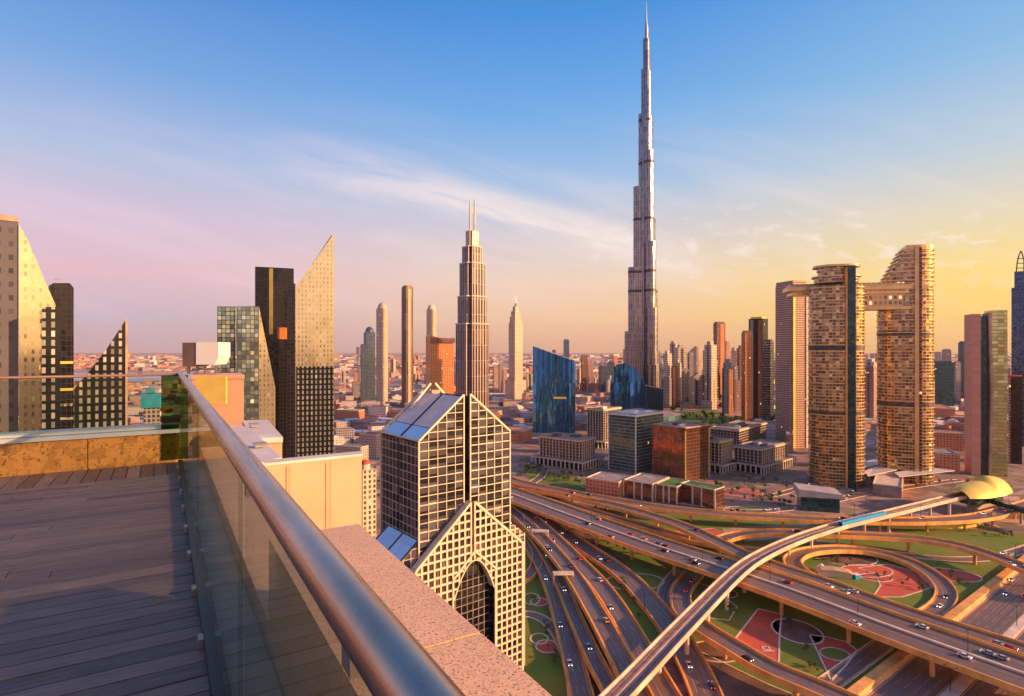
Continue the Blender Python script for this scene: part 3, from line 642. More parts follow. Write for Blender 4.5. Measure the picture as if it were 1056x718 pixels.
# stepped wings of the hotel's own roof
def wing(name,label,pts,h,dep,mats,cat='roof block',base=0,cop=.12):
    P=[]
    for a,b in pts:
        Y=F*h/(b-CY); P.append(((a-CX)/F*Y,Y))
    cx=sum(p[0] for p in P)/len(P); cy=sum(p[1] for p in P)/len(P); r=empty(name,(cx,cy,base),0,label,cat)
    Q=[(x-cx,y-cy) for x,y in P]
    a=MB(); a.prism(Q,0,EYE-h-cop-base,0,0); a.build('wall',mats[0],r)
    a=MB(); a.prism([(x*1.03,y*1.03) for x,y in Q],EYE-h-cop-base+.003,EYE-h-base,0,0); a.build('coping',mats[1],r); return r
r=wing('roof_block','apricot panelled block nearest the granite parapet',[(273,478),(373,468),(371.5,465.2),(274,474.6)],1.6,0,('panel','panellight'),cop=.04)
pl=Plane(273,F*1.6/118,theta=TH)
for px_ in (298,340):
    x,zz=pl.at(px_,478); p=pl.P+pl.e*x-pl.n*.03
    # panel joints as shallow battens
    a=MB(); a.bar((p.x-r.location.x,p.y-r.location.y,130),(p.x-r.location.x,p.y-r.location.y,EYE-1.66),.012,.01); a.build('joint_batten','panel',r)
wing('roof_block','flat pale topped step just behind the railing',[(262,478),(289,471),(256,440),(226,440)],1.9,0,('panel','panellight'))
wing('roof_block','smaller pale topped step in front of the green glass towers',[(262,452),(291,450.5),(276,433),(250,434)],2.0,0,('panel','panellight'))
r=wing('roof_block','tall tan block with the yellow panel on it',[(198,387),(251.5,386.5),(247,384.5),(201,384.5)],.74,0,('panel','panel'))
Yp=F*.74/27-.25
pass
x0,x1=XY(203,Yp)[0],XY(234,Yp)[0]; a=MB(); a.box(x0-r.location.x,x1-r.location.x,Yp-.06-r.location.y,Yp+.02-r.location.y,ZY(416,Yp),ZY(388.5,Yp)); a.build('yellow_panel','yellowpanel',r)
Yq=17.2
u_=empty('rooftop_unit',(XY(210,Yq)[0],Yq,ZY(386,Yq)),0,'boxy brown and white rooftop unit on short legs','rooftop unit')
def lx(px): return XY(px,Yq)[0]-u_.location.x
def lz(py): return ZY(py,Yq)-u_.location.z
a=MB(); a.box(lx(192),lx(206),-.2,.5,lz(378),lz(353.5)); a.build('brown_casing','unitbrown',u_)
a=MB(); a.slab([(lx(206.3),lz(376)),(lx(225),lz(376)),(lx(229),lz(368)),(lx(229),lz(353)),(lx(206.3),lz(353))],-.22,.5); a.build('white_casing','white',u_)
for q in (194,203,211,222):
    a=MB(); a.box(lx(q)-.03,lx(q)+.03,0,.06,0,lz(377)); a.build('leg','steel',u_)
a=MB(); a.box(lx(196),lx(226),.1,.16,lz(382),lz(380)); a.build('crossbar','steel',u_)

# small fittings on the stepped roofs
for (a,b,h,w_,l_,hh,lb) in ((268,462,1.9,.18,.14,.07,'small grey roof vent on the step behind the railing'),(262,441,2.0,.16,.16,.08,'small grey roof vent on the farther step')):
    Y=F*h/(b-CY); v_=empty('roof_vent',((a-CX)/F*Y,Y,EYE-h),TH,lb,'vent'); q_=MB(); q_.box(-w_/2,w_/2,-l_/2,l_/2,.02,hh); q_.build('housing','ledge',v_); q_=MB(); q_.box(-w_/2-.03,w_/2+.03,-l_/2-.03,l_/2+.03,hh+.002,hh+.03); q_.build('lid','steel',v_)

# ------------------------------------------------------------ the gabled glass tower with the arch
TD=math.atan2(.625,.781); D0=Vector((-38.4,240))
dus=empty('gabled_tower',(D0.x,D0.y,0),TD,'dark glass office tower with cream grid, twin gables and a tall arch','skyscraper')
W=48.0; DP=35; ZE=112; ZA=131.5; MX=24; GAP=1.7
def half(x0,x1,zf,y0,y1,name,mats,z0=0):
    m_=MB(); m_.slab([(x0,z0),(x1,z0),(x1,zf(x1)),(x0,zf(x0))],y0,y1,0,1); return m_.build(name,mats,dus)
zf=lambda x:ZA-(ZA-ZE)*abs(x-MX)/MX
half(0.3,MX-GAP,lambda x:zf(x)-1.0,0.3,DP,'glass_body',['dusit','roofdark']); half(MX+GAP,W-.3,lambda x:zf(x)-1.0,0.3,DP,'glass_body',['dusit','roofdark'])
m_=MB(); m_.box(MX-GAP,MX+GAP,2.6,DP-2,0,zf(MX-GAP)-4); m_.build('centre_recess','black',dus)
# side face skin
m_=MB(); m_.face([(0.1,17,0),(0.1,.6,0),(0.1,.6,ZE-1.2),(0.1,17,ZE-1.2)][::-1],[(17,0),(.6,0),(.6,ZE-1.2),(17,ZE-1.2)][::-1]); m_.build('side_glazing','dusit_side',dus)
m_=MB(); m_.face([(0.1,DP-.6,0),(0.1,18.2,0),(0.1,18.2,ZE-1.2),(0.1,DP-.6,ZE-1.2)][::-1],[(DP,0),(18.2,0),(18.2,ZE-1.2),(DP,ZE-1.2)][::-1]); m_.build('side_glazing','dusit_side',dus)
# roof panels: blue glass low band and pink upper sheet, both halves
M['blueroof']=facade('pale blue roof glazing',(.55,.55,.60),(.50,.66,.78),(.60,.74,.85),8,8,.04,.04,.2,.25,.02,0)
M['pinkroof']=plain('rose metal roof sheet',(.95,.68,.52),.4,.0,.15,.15)
for sx in (1,-1):
    X=lambda d:MX+sx*(-MX+d)
    for a,b,k in ((.2,6.2,'blueroof'),(6.5,MX-GAP-.4,'pinkroof')):
        for y0,y1 in ((1.2,16.4),(18.2,DP-1.2)):
            m_=MB(); P=[(X(a),y0,zf(X(a))-.6),(X(b),y0,zf(X(b))-.6),(X(b),y1,zf(X(b))-.6),(X(a),y1,zf(X(a))-.6)]
            m_.face(P,[(y0,0),(y0,8),(y1,8),(y1,0)]); m_.build('roof_panel',k,dus)
def lattice(name,inside,x0,x1,z0,z1,dx,dz,th,y,dep,mat,st=.25):
    m_=MB()
    nx=round((x1-x0)/dx)
    def runs(f,a,b):
        out=[]; s=None; k=a
        while k<=b+1e-6:
            if f(k): s=k if s is None else s
            elif s is not None: out.append((s,k-st)); s=None
            k+=st
        if s is not None: out.append((s,b))
        return out
    for i in range(nx+1):
        x=x0+(x1-x0)*i/nx
        for a,b in runs(lambda zz:inside(x,zz),z0,z1):
            if b-a>.4: m_.box(x-th/2,x+th/2,y-dep,y,a,b)
    zz=z0
    while zz<=z1:
        for a,b in runs(lambda x:inside(x,zz),x0,x1):
            if b-a>.4: m_.box(a,b,y-dep*.9,y+.01,zz-th/2,zz+th/2)
        zz+=dz
    return m_.build(name,mat,dus)
M['gridcream']=plain('cream grid metal',(.76,.62,.44),.45,.1,.08,.2)
LX0,LX1,LZE,LZA=-4.2,51.6,60.4,84.5; LM=MX+.0
lzf=lambda x:LZA-(LZA-LZE)*abs(x-LM)/27.9
up=lambda x,zz:(zz<zf(x)-.3) and not(MX-GAP<x<MX+GAP) and not(zz<lzf(x)+1.0 and LX0<x<LX1)
lattice('upper_grid',lambda x,zz:up(x,zz) and x<=MX-GAP+.01,0.2,MX-GAP,40,131,4.4,3.75,.25,.3,.35,'gridcream')
lattice('upper_grid',lambda x,zz:up(x,zz) and x>=MX+GAP-.01,MX+GAP,W-.2,40,131,4.4,3.75,.34,.3,.35,'gridcream')
# gable frame beams front and back
for y_,nm in ((.1,'gable_frame'),(DP,'gable_frame')):
    for sx in (1,-1):
        m_=MB(); xa=MX-sx*MX; xb=MX-sx*GAP
        m_.bar((xa,y_,ZE),(xb,y_,zf(xb)),.8,.9,up=(0,1,0)); m_.bar((xb,y_,zf(xb)),(xb,y_,(lzf(xb) if y_<1 else ZE)),.55,.6); m_.bar((xa,y_,ZE),(xa,y_,0 if y_>1 else 0),.6,.6); m_.build(nm,'gridcream',dus)
for sx in (1,-1):
    m_=MB(); xa=MX-sx*MX; m_.bar((xa,0,ZE),(xa,DP,ZE),.6,.6); m_.build('eave_beam','gridcream',dus)
# rear open peak rising over the ridge
for sx in (1,-1):
    m_=MB(); m_.bar((MX-sx*12,DP-6,ZA-9.0),(MX-sx*1.2,DP-6,ZA+2.2),.9,.9,up=(0,1,0)); m_.build('peak_frame','gridcream',dus)
m_=MB(); m_.box(MX-2.2,MX+2.2,DP-9,DP-5,ZA-10,ZA-1); m_.build('ridge_housing','panel',dus)
# lower gabled front
archw=10.6; az0=44.0; archz=lambda x: az0+ (14.5*(1-(abs(x-LM-1)/archw)**2) if abs(x-LM-1)<archw else -999)
M['lowglass']=facade('black brown panes',(.03,.02,.02),(.03,.02,.02),(.20,.12,.09),3.1,3.45,.05,.05,.6,.12,.05,.015)
m_=MB(); pts=[(LX0,0),(LX1,0),(LX1,LZE-.6),(LM,LZA-.8),(LX0,LZE-.6)]
# front glass with the arch cut out
AP=[(LM+1-archw+2*archw*i/16,archz(LM+1-archw+.001+(2*archw-.002)*i/16)) for i in range(17)]
ax0,ax1=LM+1-archw,LM+1+archw
y0=-4.0
m_.face([(x,y0,z_) for x,z_ in [(LX0,0),(ax0,0)]+AP[:9]+[(AP[8][0],LZA-.8-abs(AP[8][0]-LM)*.86),(LX0,LZE-.6)]],[(x,z_) for x,z_ in [(LX0,0),(ax0,0)]+AP[:9]+[(AP[8][0],LZA-1),(LX0,LZE-.6)]],0)
m_.face([(x,y0,z_) for x,z_ in [(AP[8][0],LZA-.8-abs(AP[8][0]-LM)*.86)]+AP[8:]+[(ax1,0),(LX1,0),(LX1,LZE-.6)]],[(x,z_) for x,z_ in [(AP[8][0],LZA-1)]+AP[8:]+[(ax1,0),(LX1,0),(LX1,LZE-.6)]],0)
m_.box(LX0,LX0+.05,y0,0.2,0,LZE-.6); m_.box(LX1-.05,LX1,y0,.2,0,LZE-.6)
m_.face([(LX0,y0,LZE-.6),(LM,y0,LZA-.8),(LM,.2,LZA-.8),(LX0,.2,LZE-.6)],None,1); m_.face([(LM,y0,LZA-.8),(LX1,y0,LZE-.6),(LX1,.2,LZE-.6),(LM,.2,LZA-.8)],None,1)
m_.build('entrance_front',['lowglass','gridcream'],dus)
ins=lambda x,zz: zz<lzf(x)-.4 and not (abs(x-LM-1)<archw+.2 and zz<max(archz(x),az0)+ .3) and abs(x-LM)>0.9
lattice('lower_grid',ins,LX0,LM-1.0,0,LZA,3.1,3.45,.78,-4.0,.5,'gridcream'); lattice('lower_grid',ins,LM+1.0,LX1,0,LZA,3.1,3.45,.78,-4.0,.5,'gridcream')
for sx in (1,-1):
    m_=MB(); xa=LM-sx*27.9; m_.bar((xa,-4.3,LZE),(LM-sx*1.0,-4.3,LZA-.8),1.0,.9,up=(0,1,0)); m_.bar((LM-sx*1.0,-4.3,LZA-.8),(LM-sx*1.0,-4.3,62),.7,.7); m_.bar((xa,-4.3,LZE),(xa,-4.3,0),1,.9)
    m_.bar((LM+1-sx*(archw+.6),-4.4,52.5),(LM+1,-4.4,62.5),.8,.8,up=(0,1,0)); m_.bar((LM+1-sx*(archw+.6),-4.4,52.5),(LM+1-sx*(archw+.6),-4.4,0),.8,.8); m_.build('gable_frame','gridcream',dus)
m_=MB(); m_.box(ax0,ax1,-.6,.2,0,60); m_.build('arch_recess',['blackglass'],dus)
m_=MB()
for i in range(1,7): x=ax0+(ax1-ax0)*i/7; m_.box(x-.12,x+.12,-.9,-.6,0,archz(x)-.5)
for k in range(14): zz=4+k*3.45; m_.box(ax0+.2,ax1-.2,-.85,-.6,zz-.12,zz+.12)
m_.build('arch_glazing_bars','roof',dus)
m_=MB()
for i in range(16):
    a,b=AP[i],AP[i+1]; m_.face([(a[0],-4,a[1]),(b[0],-4,b[1]),(b[0],-.6,b[1]),(a[0],-.6,a[1])])
    m_.bar((a[0],-4.4,a[1]),(b[0],-4.4,b[1]),.5,.5,up=(0,1,0))
m_.build('arch_soffit','gridcream',dus)
# side wings with sloped skylights
for a,b in ((-9,0),(48,57)):
    q0,q1=(62.8,70.2) if a<0 else (70.2,62.8)
    m_=MB(); m_.slab([(a,0),(b,0),(b,q1),(a,q0)],.6,DP-6,0,1); m_.build('side_wing',['dusit_side','roofdark'],dus)
    if a>0: lattice('wing_grid',lambda x,zz:zz<q0-(x-a)*(q0-q1)/(b-a),a+.3,b,0,72,3.1,3.45,.5,.6,.4,'gridcream')
    for y0,y1 in ((1.5,13.2),(14.6,DP-8)):
        m_=MB(); P=[(a-.5,y0,q0+.3-.4*(a<0)),(b,y0,q1+.35),(b,y1,q1+.35),(a-.5,y1,q0+.3-.4*(a<0))]; m_.face(P,[(y0,0),(y0,11),(y1,11),(y1,0)]); m_.build('skylight','blueroof',dus)

# ------------------------------------------------------------ towers
def outline_tower(name,label,px,Y,poly,depth,mats,cat='skyscraper',rot=0,group=None,base=0):
    """poly: pixel outline of the top from left to right; walls drop to the ground"""
    pl=Plane(px,Y,rot=rot); r=pl.root(name,label,cat,group)
    T=[pl.at(a,b) for a,b in poly]
    m_=MB(); m_.slab([(T[0][0],base),(T[-1][0],base)]+T[::-1],0,depth); m_.build('body',mats,r)
    return r,pl
def corner_tower(name,label,pl_,pc,pr_,yt,yb,theta,mats,cat='building',group=None,podium=None,Y=None):
    """box whose nearest upright edge is at pixel column pc"""
    Yc=Y or F*EYE/(yb-CY); C0=Vector(((pc-CX)/F*Yc,Yc)); th=R(theta)
    el=Vector((-math.cos(th),math.sin(th))); er=Vector((math.sin(th),math.cos(th)))
    def solve(e,px): k=(px-CX)/F; return (k*C0.y-C0.x)/(e.x-k*e.y)
    a,b=abs(solve(el,pl_)),abs(solve(er,pr_)); H=ZY(yt,Yc)
    r=empty(name,(C0.x,C0.y,0),math.pi-math.atan2(el.y,el.x) if False else -th,label,cat,group)
    # local frame: x along -el (to the right), y into depth
    m_=MB(); m_.prism([(-a,0),(0,0),(0,b),(-a,b)],0,H,0,1); m_.build('body',mats,r)
    return r,a,b,H
def roofbits(r,x0,x1,y0,y1,H,seed=1,mat='concrete'):
    q=random.Random(seed)
    p=MB()
    for (a,b,c,d) in ((x0,x1,y0,y0+.5),(x0,x1,y1-.5,y1),(x0,x0+.5,y0+.5,y1-.5),(x1-.5,x1,y0+.5,y1-.5)): p.box(a,b,c,d,H+.003,H+1.2)
    p.build('roof_parapet',mat,r)
    for i in range(3):
        cx=q.uniform(x0+(x1-x0)*.2,x1-(x1-x0)*.3); cy=q.uniform(y0+(y1-y0)*.2,y1-(y1-y0)*.3); m_=MB(); m_.box(cx,cx+(x1-x0)*q.uniform(.1,.2),cy,cy+(y1-y0)*.2,H+.01,H+q.uniform(1.5,3.5)); m_.build('plant_box',q.choice(['white','roof','roofdark']),r)

# left group
r,pl=outline_tower('wedge_tower','tall mirror glass wedge tower tinted with golden sky reflection at the left frame edge, top sloping right',38,330,[(19.5,232),(25,240),(34,260),(46,289),(57.5,315)],26,['wedgegold','roofdark'])
r,pl=outline_tower('slab_tower','grey mauve slab tower cut by the left frame edge',5,322,[(-30,224),(19,224.5)],30,['greyslab','roofdark'])
a,b=pl.at(-30,224),pl.at(19,224.5); m_=MB(); m_.box(a[0],b[0],-.6,0-.01,b[1]-2.5,b[1]+.6); m_.build('roof_band','concrete',r)
r,pl=outline_tower('annex_tower','dark gridded annex with pale panes beside the golden wedge',50,318,[(43,317),(62,316)],8,['wedgedark','roofdark'])
r,pl=outline_tower('black_tower','black glass tower with a thin roof rail, behind the golden wedge',63,420,[(50,295),(55,292),(72,292),(76,297)],34,['blackglass','roofdark'])
for yy,mt in ((374,'gold'),(402,'gold'),(418,'greytower'),(432,'greytower')):
    a=pl.at(61,yy); b=pl.at(75.5,yy); m_=MB(); m_.box(a[0],b[0],-.8,-.02,a[1]-.9,a[1]+.9); m_.build('floor_band',mt,r)
a=pl.at(54,290); b=pl.at(68,290); m_=MB(); m_.bar((a[0],2,a[1]+1.5),(b[0],2,a[1]+2.5),.5); m_.bar((a[0]+2,2,a[1]-2),(a[0]+2,2,a[1]+2),.5); m_.bar((b[0]-2,2,a[1]-2),(b[0]-2,2,a[1]+2),.5); m_.build('roof_rail','steel',r)
r,pl=outline_tower('triangular_tower','dark triangular tower with rows of pale square windows',104,360,[(76,402),(92,383),(110,360),(129,331),(131.5,329.5)],10,['wedgedark','greyslab'])
a=pl.at(129.3,332); b=pl.at(131.5,329.5); m_=MB(); m_.box(a[0],b[0],-.5,-.02,0,b[1]); m_.build('edge_fin','concrete',r)
r,pl=outline_tower('kiosk_tower','small building with a bright turquoise box on its roof',156,520,[(148,420),(165,420)],16,['greytower','roof'],cat='building')
M['turq']=plain('turquoise panels',(.02,.30,.48),.4,0,.3,.1)
a=pl.at(145,421); b=pl.at(167,406); m_=MB(); m_.box(a[0],b[0],-2,16,a[1],b[1]); a2=pl.at(150,406); b2=pl.at(160,401); m_.box(a2[0],b2[0],2,12,a2[1],b2[1]); m_.build('turquoise_box','turq',r)
r,pl=outline_tower('green_glass_tower','narrow green grey glass tower with a flat top, left of its twin',233,520,[(224,316),(243,316)],20,['wedgeblue','roofdark'])
r,pl=outline_tower('green_glass_tower','green grey glass tower whose right side slopes outward',258,515,[(243.5,316),(267,316)],22,['wedgeblue','roofdark'])
A_=pl.at(267,316); B_=pl.at(284,400); m_=MB(); m_.slab([(A_[0],0),(B_[0],0),B_,A_],0.2,21); m_.build('sloping_side','wedgegold',r)
r,pl=outline_tower('black_twin_tower','black tower with a vertical gold strip, behind the pointed golden wedge',283,600,[(263,275),(284,276),(303,277)],40,['blackglass','roofdark'])
a=pl.at(277.5,276); b=pl.at(281.5,345); m_=MB(); m_.box(a[0],b[0],-1.2,-.02,b[1],a[1]-1); m_.build('gold_strip','gold',r)
a=pl.at(286,338); b=pl.at(301,350); m_=MB(); m_.box(a[0],b[0],-6,-.05,b[1],a[1]); m_.build('lit_terrace','orange',r)
a=pl.at(279,345); b=pl.at(303,350); m_=MB(); m_.box(a[0],b[0],-5.5,-.05,0,b[1]); m_.build('lower_volume',['blackglass','roofdark'],r)
r,pl=outline_tower('pointed_wedge_tower','tall golden wedge tower rising to a sharp point on its right',325,560,[(304.5,297),(344.5,240.5)],14,['wedgegold','black'])
A_,B_=pl.at(304.5,297),pl.at(344.5,240.5)
m_=MB(); m_.slab([(A_[0],A_[1]-8),(B_[0],B_[1]-3),(B_[0],B_[1]),(B_[0]-2,B_[1]+.5),(A_[0],A_[1]+1)],14.2,26); m_.build('rear_slab','black',r)
a=pl.at(305.5,378); b=pl.at(344,378); m_=MB(); m_.box(a[0],b[0],-.7,-.02,0,a[1]); m_.build('lower_glazing','wedgedark',r)
a=pl.at(296,290); b=pl.at(308,470); m_=MB(); m_.box(a[0],A_[0]-.05,-.1,12,0,a[1]-2); m_.build('side_core',['blackglass','roofdark'],r)

# ---- skyline towers, built one by one
def tower(name,label,x0,x1,yt,Y,mat,rot=25,k=.8,top='flat',cat='skyscraper',cap=None,sy=None,group=None,roundr=0):
    pc=(x0+x1)/2; az_=math.atan((pc-CX)/F); app=(x1-x0)/F*Y*math.cos(az_)
    rr_=R(rot); W_=app/(abs(math.cos(rr_))+k*abs(math.sin(rr_))); D_=W_*k
    X,_=XY(pc,Y); H=ZY(yt,Y); r=empty(name,(X,Y,0),-az_+rr_,label,cat,group)
    foot=rr(W_,D_,min(W_,D_)*roundr) if roundr else [(-W_/2,-D_/2),(W_/2,-D_/2),(W_/2,D_/2),(-W_/2,D_/2)]
    m_=MB(); sc=lambda f:[(x*f,y*f) for x,y in foot]; cap=cap or mat
    if top=='flat':
        m_.prism(foot,0,H-4,0,1); m_.build('body',[mat,'roof'],r); m_=MB(); m_.prism(sc(.8),H-4+.01,H,0,1); m_.build('roof_plant',[cap,'roof'],r)
    elif top=='slant':
        zt=[H-(W_*.8 if x<0 else 0)*(1) for x,y in foot]; m_.prism(foot,0,zt,0,1); m_.build('body',[mat,'roof'],r)
    elif top=='step':
        m_.prism(foot,0,H*.80,0,1); m_.build('body',[mat,'roof'],r)
        m_=MB(); m_.prism(sc(.78),H*.80+.01,H*.90,0,1); m_.build('setback',[mat,'roof'],r)
        m_=MB(); m_.prism(sc(.5),H*.90+.01,H*.965,0,1); m_.build('setback',[cap,'roof'],r); m_=MB(); m_.cyl(0,0,H*.965,H,1.2,.2,6); m_.build('mast','steel',r)
    elif top=='spire':
        m_.prism(foot,0,H*.74,0,1); m_.build('body',[mat,'roof'],r)
        for i,(a,b,c) in enumerate(((.84,.74,.80),(.66,.80,.85),(.42,.85,.895))):
            q=MB(); q.prism(sc(a),H*b+.02,H*c,0,1); q.build('setback',[mat,'roof'],r)
        q=MB(); q.cyl(0,0,H*.895,H*.93,W_*.16,W_*.06,8); q.cyl(0,0,H*.93,H,W_*.05,.5,6); q.build('spire','steel',r)
    elif top=='dome':
        n=16; rad=W_/2
        m_.prism(foot,0,H-rad*1.2,0,1); m_.build('body',[mat,'roof'],r)
        q=MB()
        for i in range(6):
            a0,a1=R(90*i/6),R(90*(i+1)/6); q.cyl(0,0,H-rad*1.2+rad*1.2*math.sin(a0),H-rad*1.2+rad*1.2*math.sin(a1),rad*.92*math.cos(a0),rad*.92*math.cos(a1),n,sy=k)
        q.build('dome',cap,r)
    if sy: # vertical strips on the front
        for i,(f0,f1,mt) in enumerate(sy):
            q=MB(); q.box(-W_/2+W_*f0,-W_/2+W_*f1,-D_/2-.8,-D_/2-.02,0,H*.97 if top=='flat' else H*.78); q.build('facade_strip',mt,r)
    return r,W_,D_,H
tower('round_top_tower','slim navy tower with a small round top, leftmost of the centre left skyline',375,387,337,1700,'bluetower',20,.8,'dome')
tower('navy_tower','short navy block attached left of the round topped tower',371.5,377,355,1660,'bluetower',20,.8)
tower('cream_tower','pale cream tower with curved top, between the navy and bronze towers',387,401,312,1600,'creamtower',-30,.8,'dome',cap='creamtower',roundr=.3)
tower('bronze_tower','dark bronze tower with rounded shoulders, tallest of the centre left row',413,427,295,1500,'bronze',30,.9,'flat',sy=[(.35,.6,'creamtower')],roundr=.3)
tower('cream_tower','pale cream tower with domed top, right of the dark bronze tower',439,451,314,1700,'creamtower',-25,.9,'dome',cap='cream',roundr=.3)
r,pl=outline_tower('hotel_block','broad glowing orange hotel block left of the twin spired tower',455,1300,[(444,346),(452,348),(468,350)],60,['hotel','roofwarm'],rot=.2)
m_=MB(); a=pl.at(443,345); b=pl.at(469,349); m_.box(a[0],b[0],-4,-.1,b[1]-10,b[1]); m_.build('cornice','browntower',r)
tower('grey_block','small grey block at the foot of the navy tower',363,371,393,1750,'greytower',10,.8)
# twin spired tower
X,Y=XY(487,1000); k=1000/600
r=empty('twin_spire_tower',(X,Y,0),R(34)+.07,'stepped mauve tower crowned by two thin spires, right of the orange hotel','skyscraper')
tiers=[(39,335,0),(34.5,307,0),(30,273,0),(24,256,0),(15.5,240,0)]
zb=0
for i,(wpx,yt,_) in enumerate(tiers):
    w_=wpx*k/ (math.cos(R(34))+math.sin(R(34))); zt=ZY(yt,1000); m_=MB(); 
    cut=w_*.16; h_=w_/2
    foot=[(-h_+cut,-h_),(h_-cut,-h_),(h_-cut,-h_+cut),(h_,-h_+cut),(h_,h_-cut),(h_-cut,h_-cut),(h_-cut,h_),(-h_+cut,h_),(-h_+cut,h_-cut),(-h_,h_-cut),(-h_,-h_+cut),(-h_+cut,-h_+cut)]
    m_.prism(foot,zb,zt,0,1); m_.build('tier',['boulevard' if i<4 else 'creamtower','cream'],r)
    q=MB(); q.prism([(x*1.03,y*1.03) for x,y in foot],zt+.01,zt+2.0); q.build('cornice','cream',r); zb=zt+2.01
for sgn in (-1,1):
    a=Vector((math.cos(-R(34)-.07),math.sin(-R(34)-.07)))*sgn*3.9; m_=MB(); m_.cyl(a.x,a.y,zb,ZY(206,1000),1.9,1.1,8); m_.build('spire','cream',r)
# white art-deco hotel with spire
r,W_,D_,H=tower('white_hotel_tower','slender white hotel tower with a needle spire, right of the twin spired tower',524.5,539,305,1700,'creamtower',40,1,'spire',cap='cream')
m_=MB(); m_.box(-W_*.75,W_*.75,-D_*.75,D_*.75,0,60,0,1); m_.build('podium',['creamtower','roof'],r)
for i,(a,b,yt,Y,mt) in enumerate([(508,514,378,1900,'pinktower'),(514,519,373,2000,'greytower'),(518,523,381,1800,'pinktower')]):
    tower('apartment_tower',['short rose apartment tower touching the twin spired tower','thin grey apartment tower between two rose ones','short rose apartment tower left of the white hotel'][i],a,b,yt,Y,mt,20,.8)
# blue glass pair
r,pl=outline_tower('blue_glass_tower','blue mirror glass office with a slanting roofline, left of the supertall tower',549.5,1040,[(549.5,357),(560,361),(593,372.5)],44,['blueglass','tealdark'],rot=R(-6))
a=pl.at(571,410); b=pl.at(584,411.5); m_=MB(); m_.box(a[0],b[0],-1,-.05,b[1],a[1]+1.2); m_.build('lit_band','gold',r)
r,pl=outline_tower('curved_glass_tower','blue green glass office with a curved sail top at the supertall tower foot',650,1040,[(629,400),(631,382),(636,376),(644,374.5),(653,378),(660,386),(665,398),(668,416)],40,['blueglass','tealdark'])
r,pl=outline_tower('green_glass_block','dark green glass block to the right of the sail topped office',676,1060,[(664,398),(684,402)],40,['tealdark','roofdark'])
tower('thin_blue_tower','very thin blue tower peeping above the slanting blue office',581,587,350,2600,'bluetower',15,.8)
tower('brown_twin','brown tower, left one of the pair behind the blue offices',599,606,366,2000,'browntower',20,.8)
tower('brown_twin','brown tower, right one of the pair behind the blue offices',605,612,373,1950,'pinktower',20,.8)
tower('navy_block','wide navy block between the brown pair and the sail topped office',617,629,377,1900,'bluetower',25,.8)
tower('navy_block','thin navy tower directly left of the sail topped office',626,634,373,2000,'bluetower',25,.8)

# ---- supertall
X,Y=XY(666.5,1156)
bj=empty('supertall_tower',(X,Y,0),-.1,'immensely tall silver tower with spiralling setbacks and needle tip','skyscraper')
def wingfoot(ang,L,w):
    a=R(ang); c,s_=math.cos(a),math.sin(a); out=[]
    P=[(0,-w),(L-w,-w)]+[(L-w+w*math.cos(R(b)),w*math.sin(R(b))) for b in range(-60,61,30)]+[(L-w,w),(0,w)]
    return [(x*c-y*s_,x*s_+y*c) for x,y in P]
wl=[(46,150,11),(43,185,10.5),(36,312,10),(25.5,472,9),(15.5,616,7),(10,705,5),(6,763,3.4)]
wr=[(34,146,11),(27,267,10.5),(21,408,10),(15.5,601,8),(9,730,5),(5,790,3)]
wf=[(44,120,11),(38,230,10.5),(30,360,10),(21,540,9),(13,660,7),(8,740,4)]
for nm,ang,T in (('left_wing',184,wl),('right_wing',38,wr),('front_wing',-72,wf)):
    zb=0
    for i,(L_,H_,w_) in enumerate(T):
        m_=MB(); m_.prism(wingfoot(ang,L_,w_),zb,H_,0,1); m_.build('wing_tier',['burj','burjband'],bj)
        zb=H_+.01
for z0,z1,rad in ((0,480,15),(480,610,12.5),(610,700,9.5),(700,765,6.5)):
    m_=MB(); m_.cyl(0,0,z0,z1,rad,rad,24,0,1); m_.build('core',['burj','burjband'],bj)
m_=MB(); m_.cyl(0,0,765,800,3.2,2.0,12); m_.cyl(0,0,800,840,1.6,.3,10); m_.build('needle','steel',bj)
for zz,sl,sr_,sf,w_ in ((262,36.4,27.4,30.4,10.5),(404,25.9,21.4,21.4,10.3),(300,25.9+10.5,21.4,30.4,10.2),(515,15.9,15.9,21.4,9.2),(600,15.9,15.9,13.4,8.2)):
    for ang,L_ in ((184,sl),(38,sr_),(-72,sf)):
        m_=MB(); m_.prism(wingfoot(ang,L_,w_),zz,zz+5,0,0); m_.build('louvre_band','burjband',bj)
m_=MB(); m_.cyl(0,0,0,22,70,66,24,0,1); m_.build('podium',['tealdark','roof'],bj)

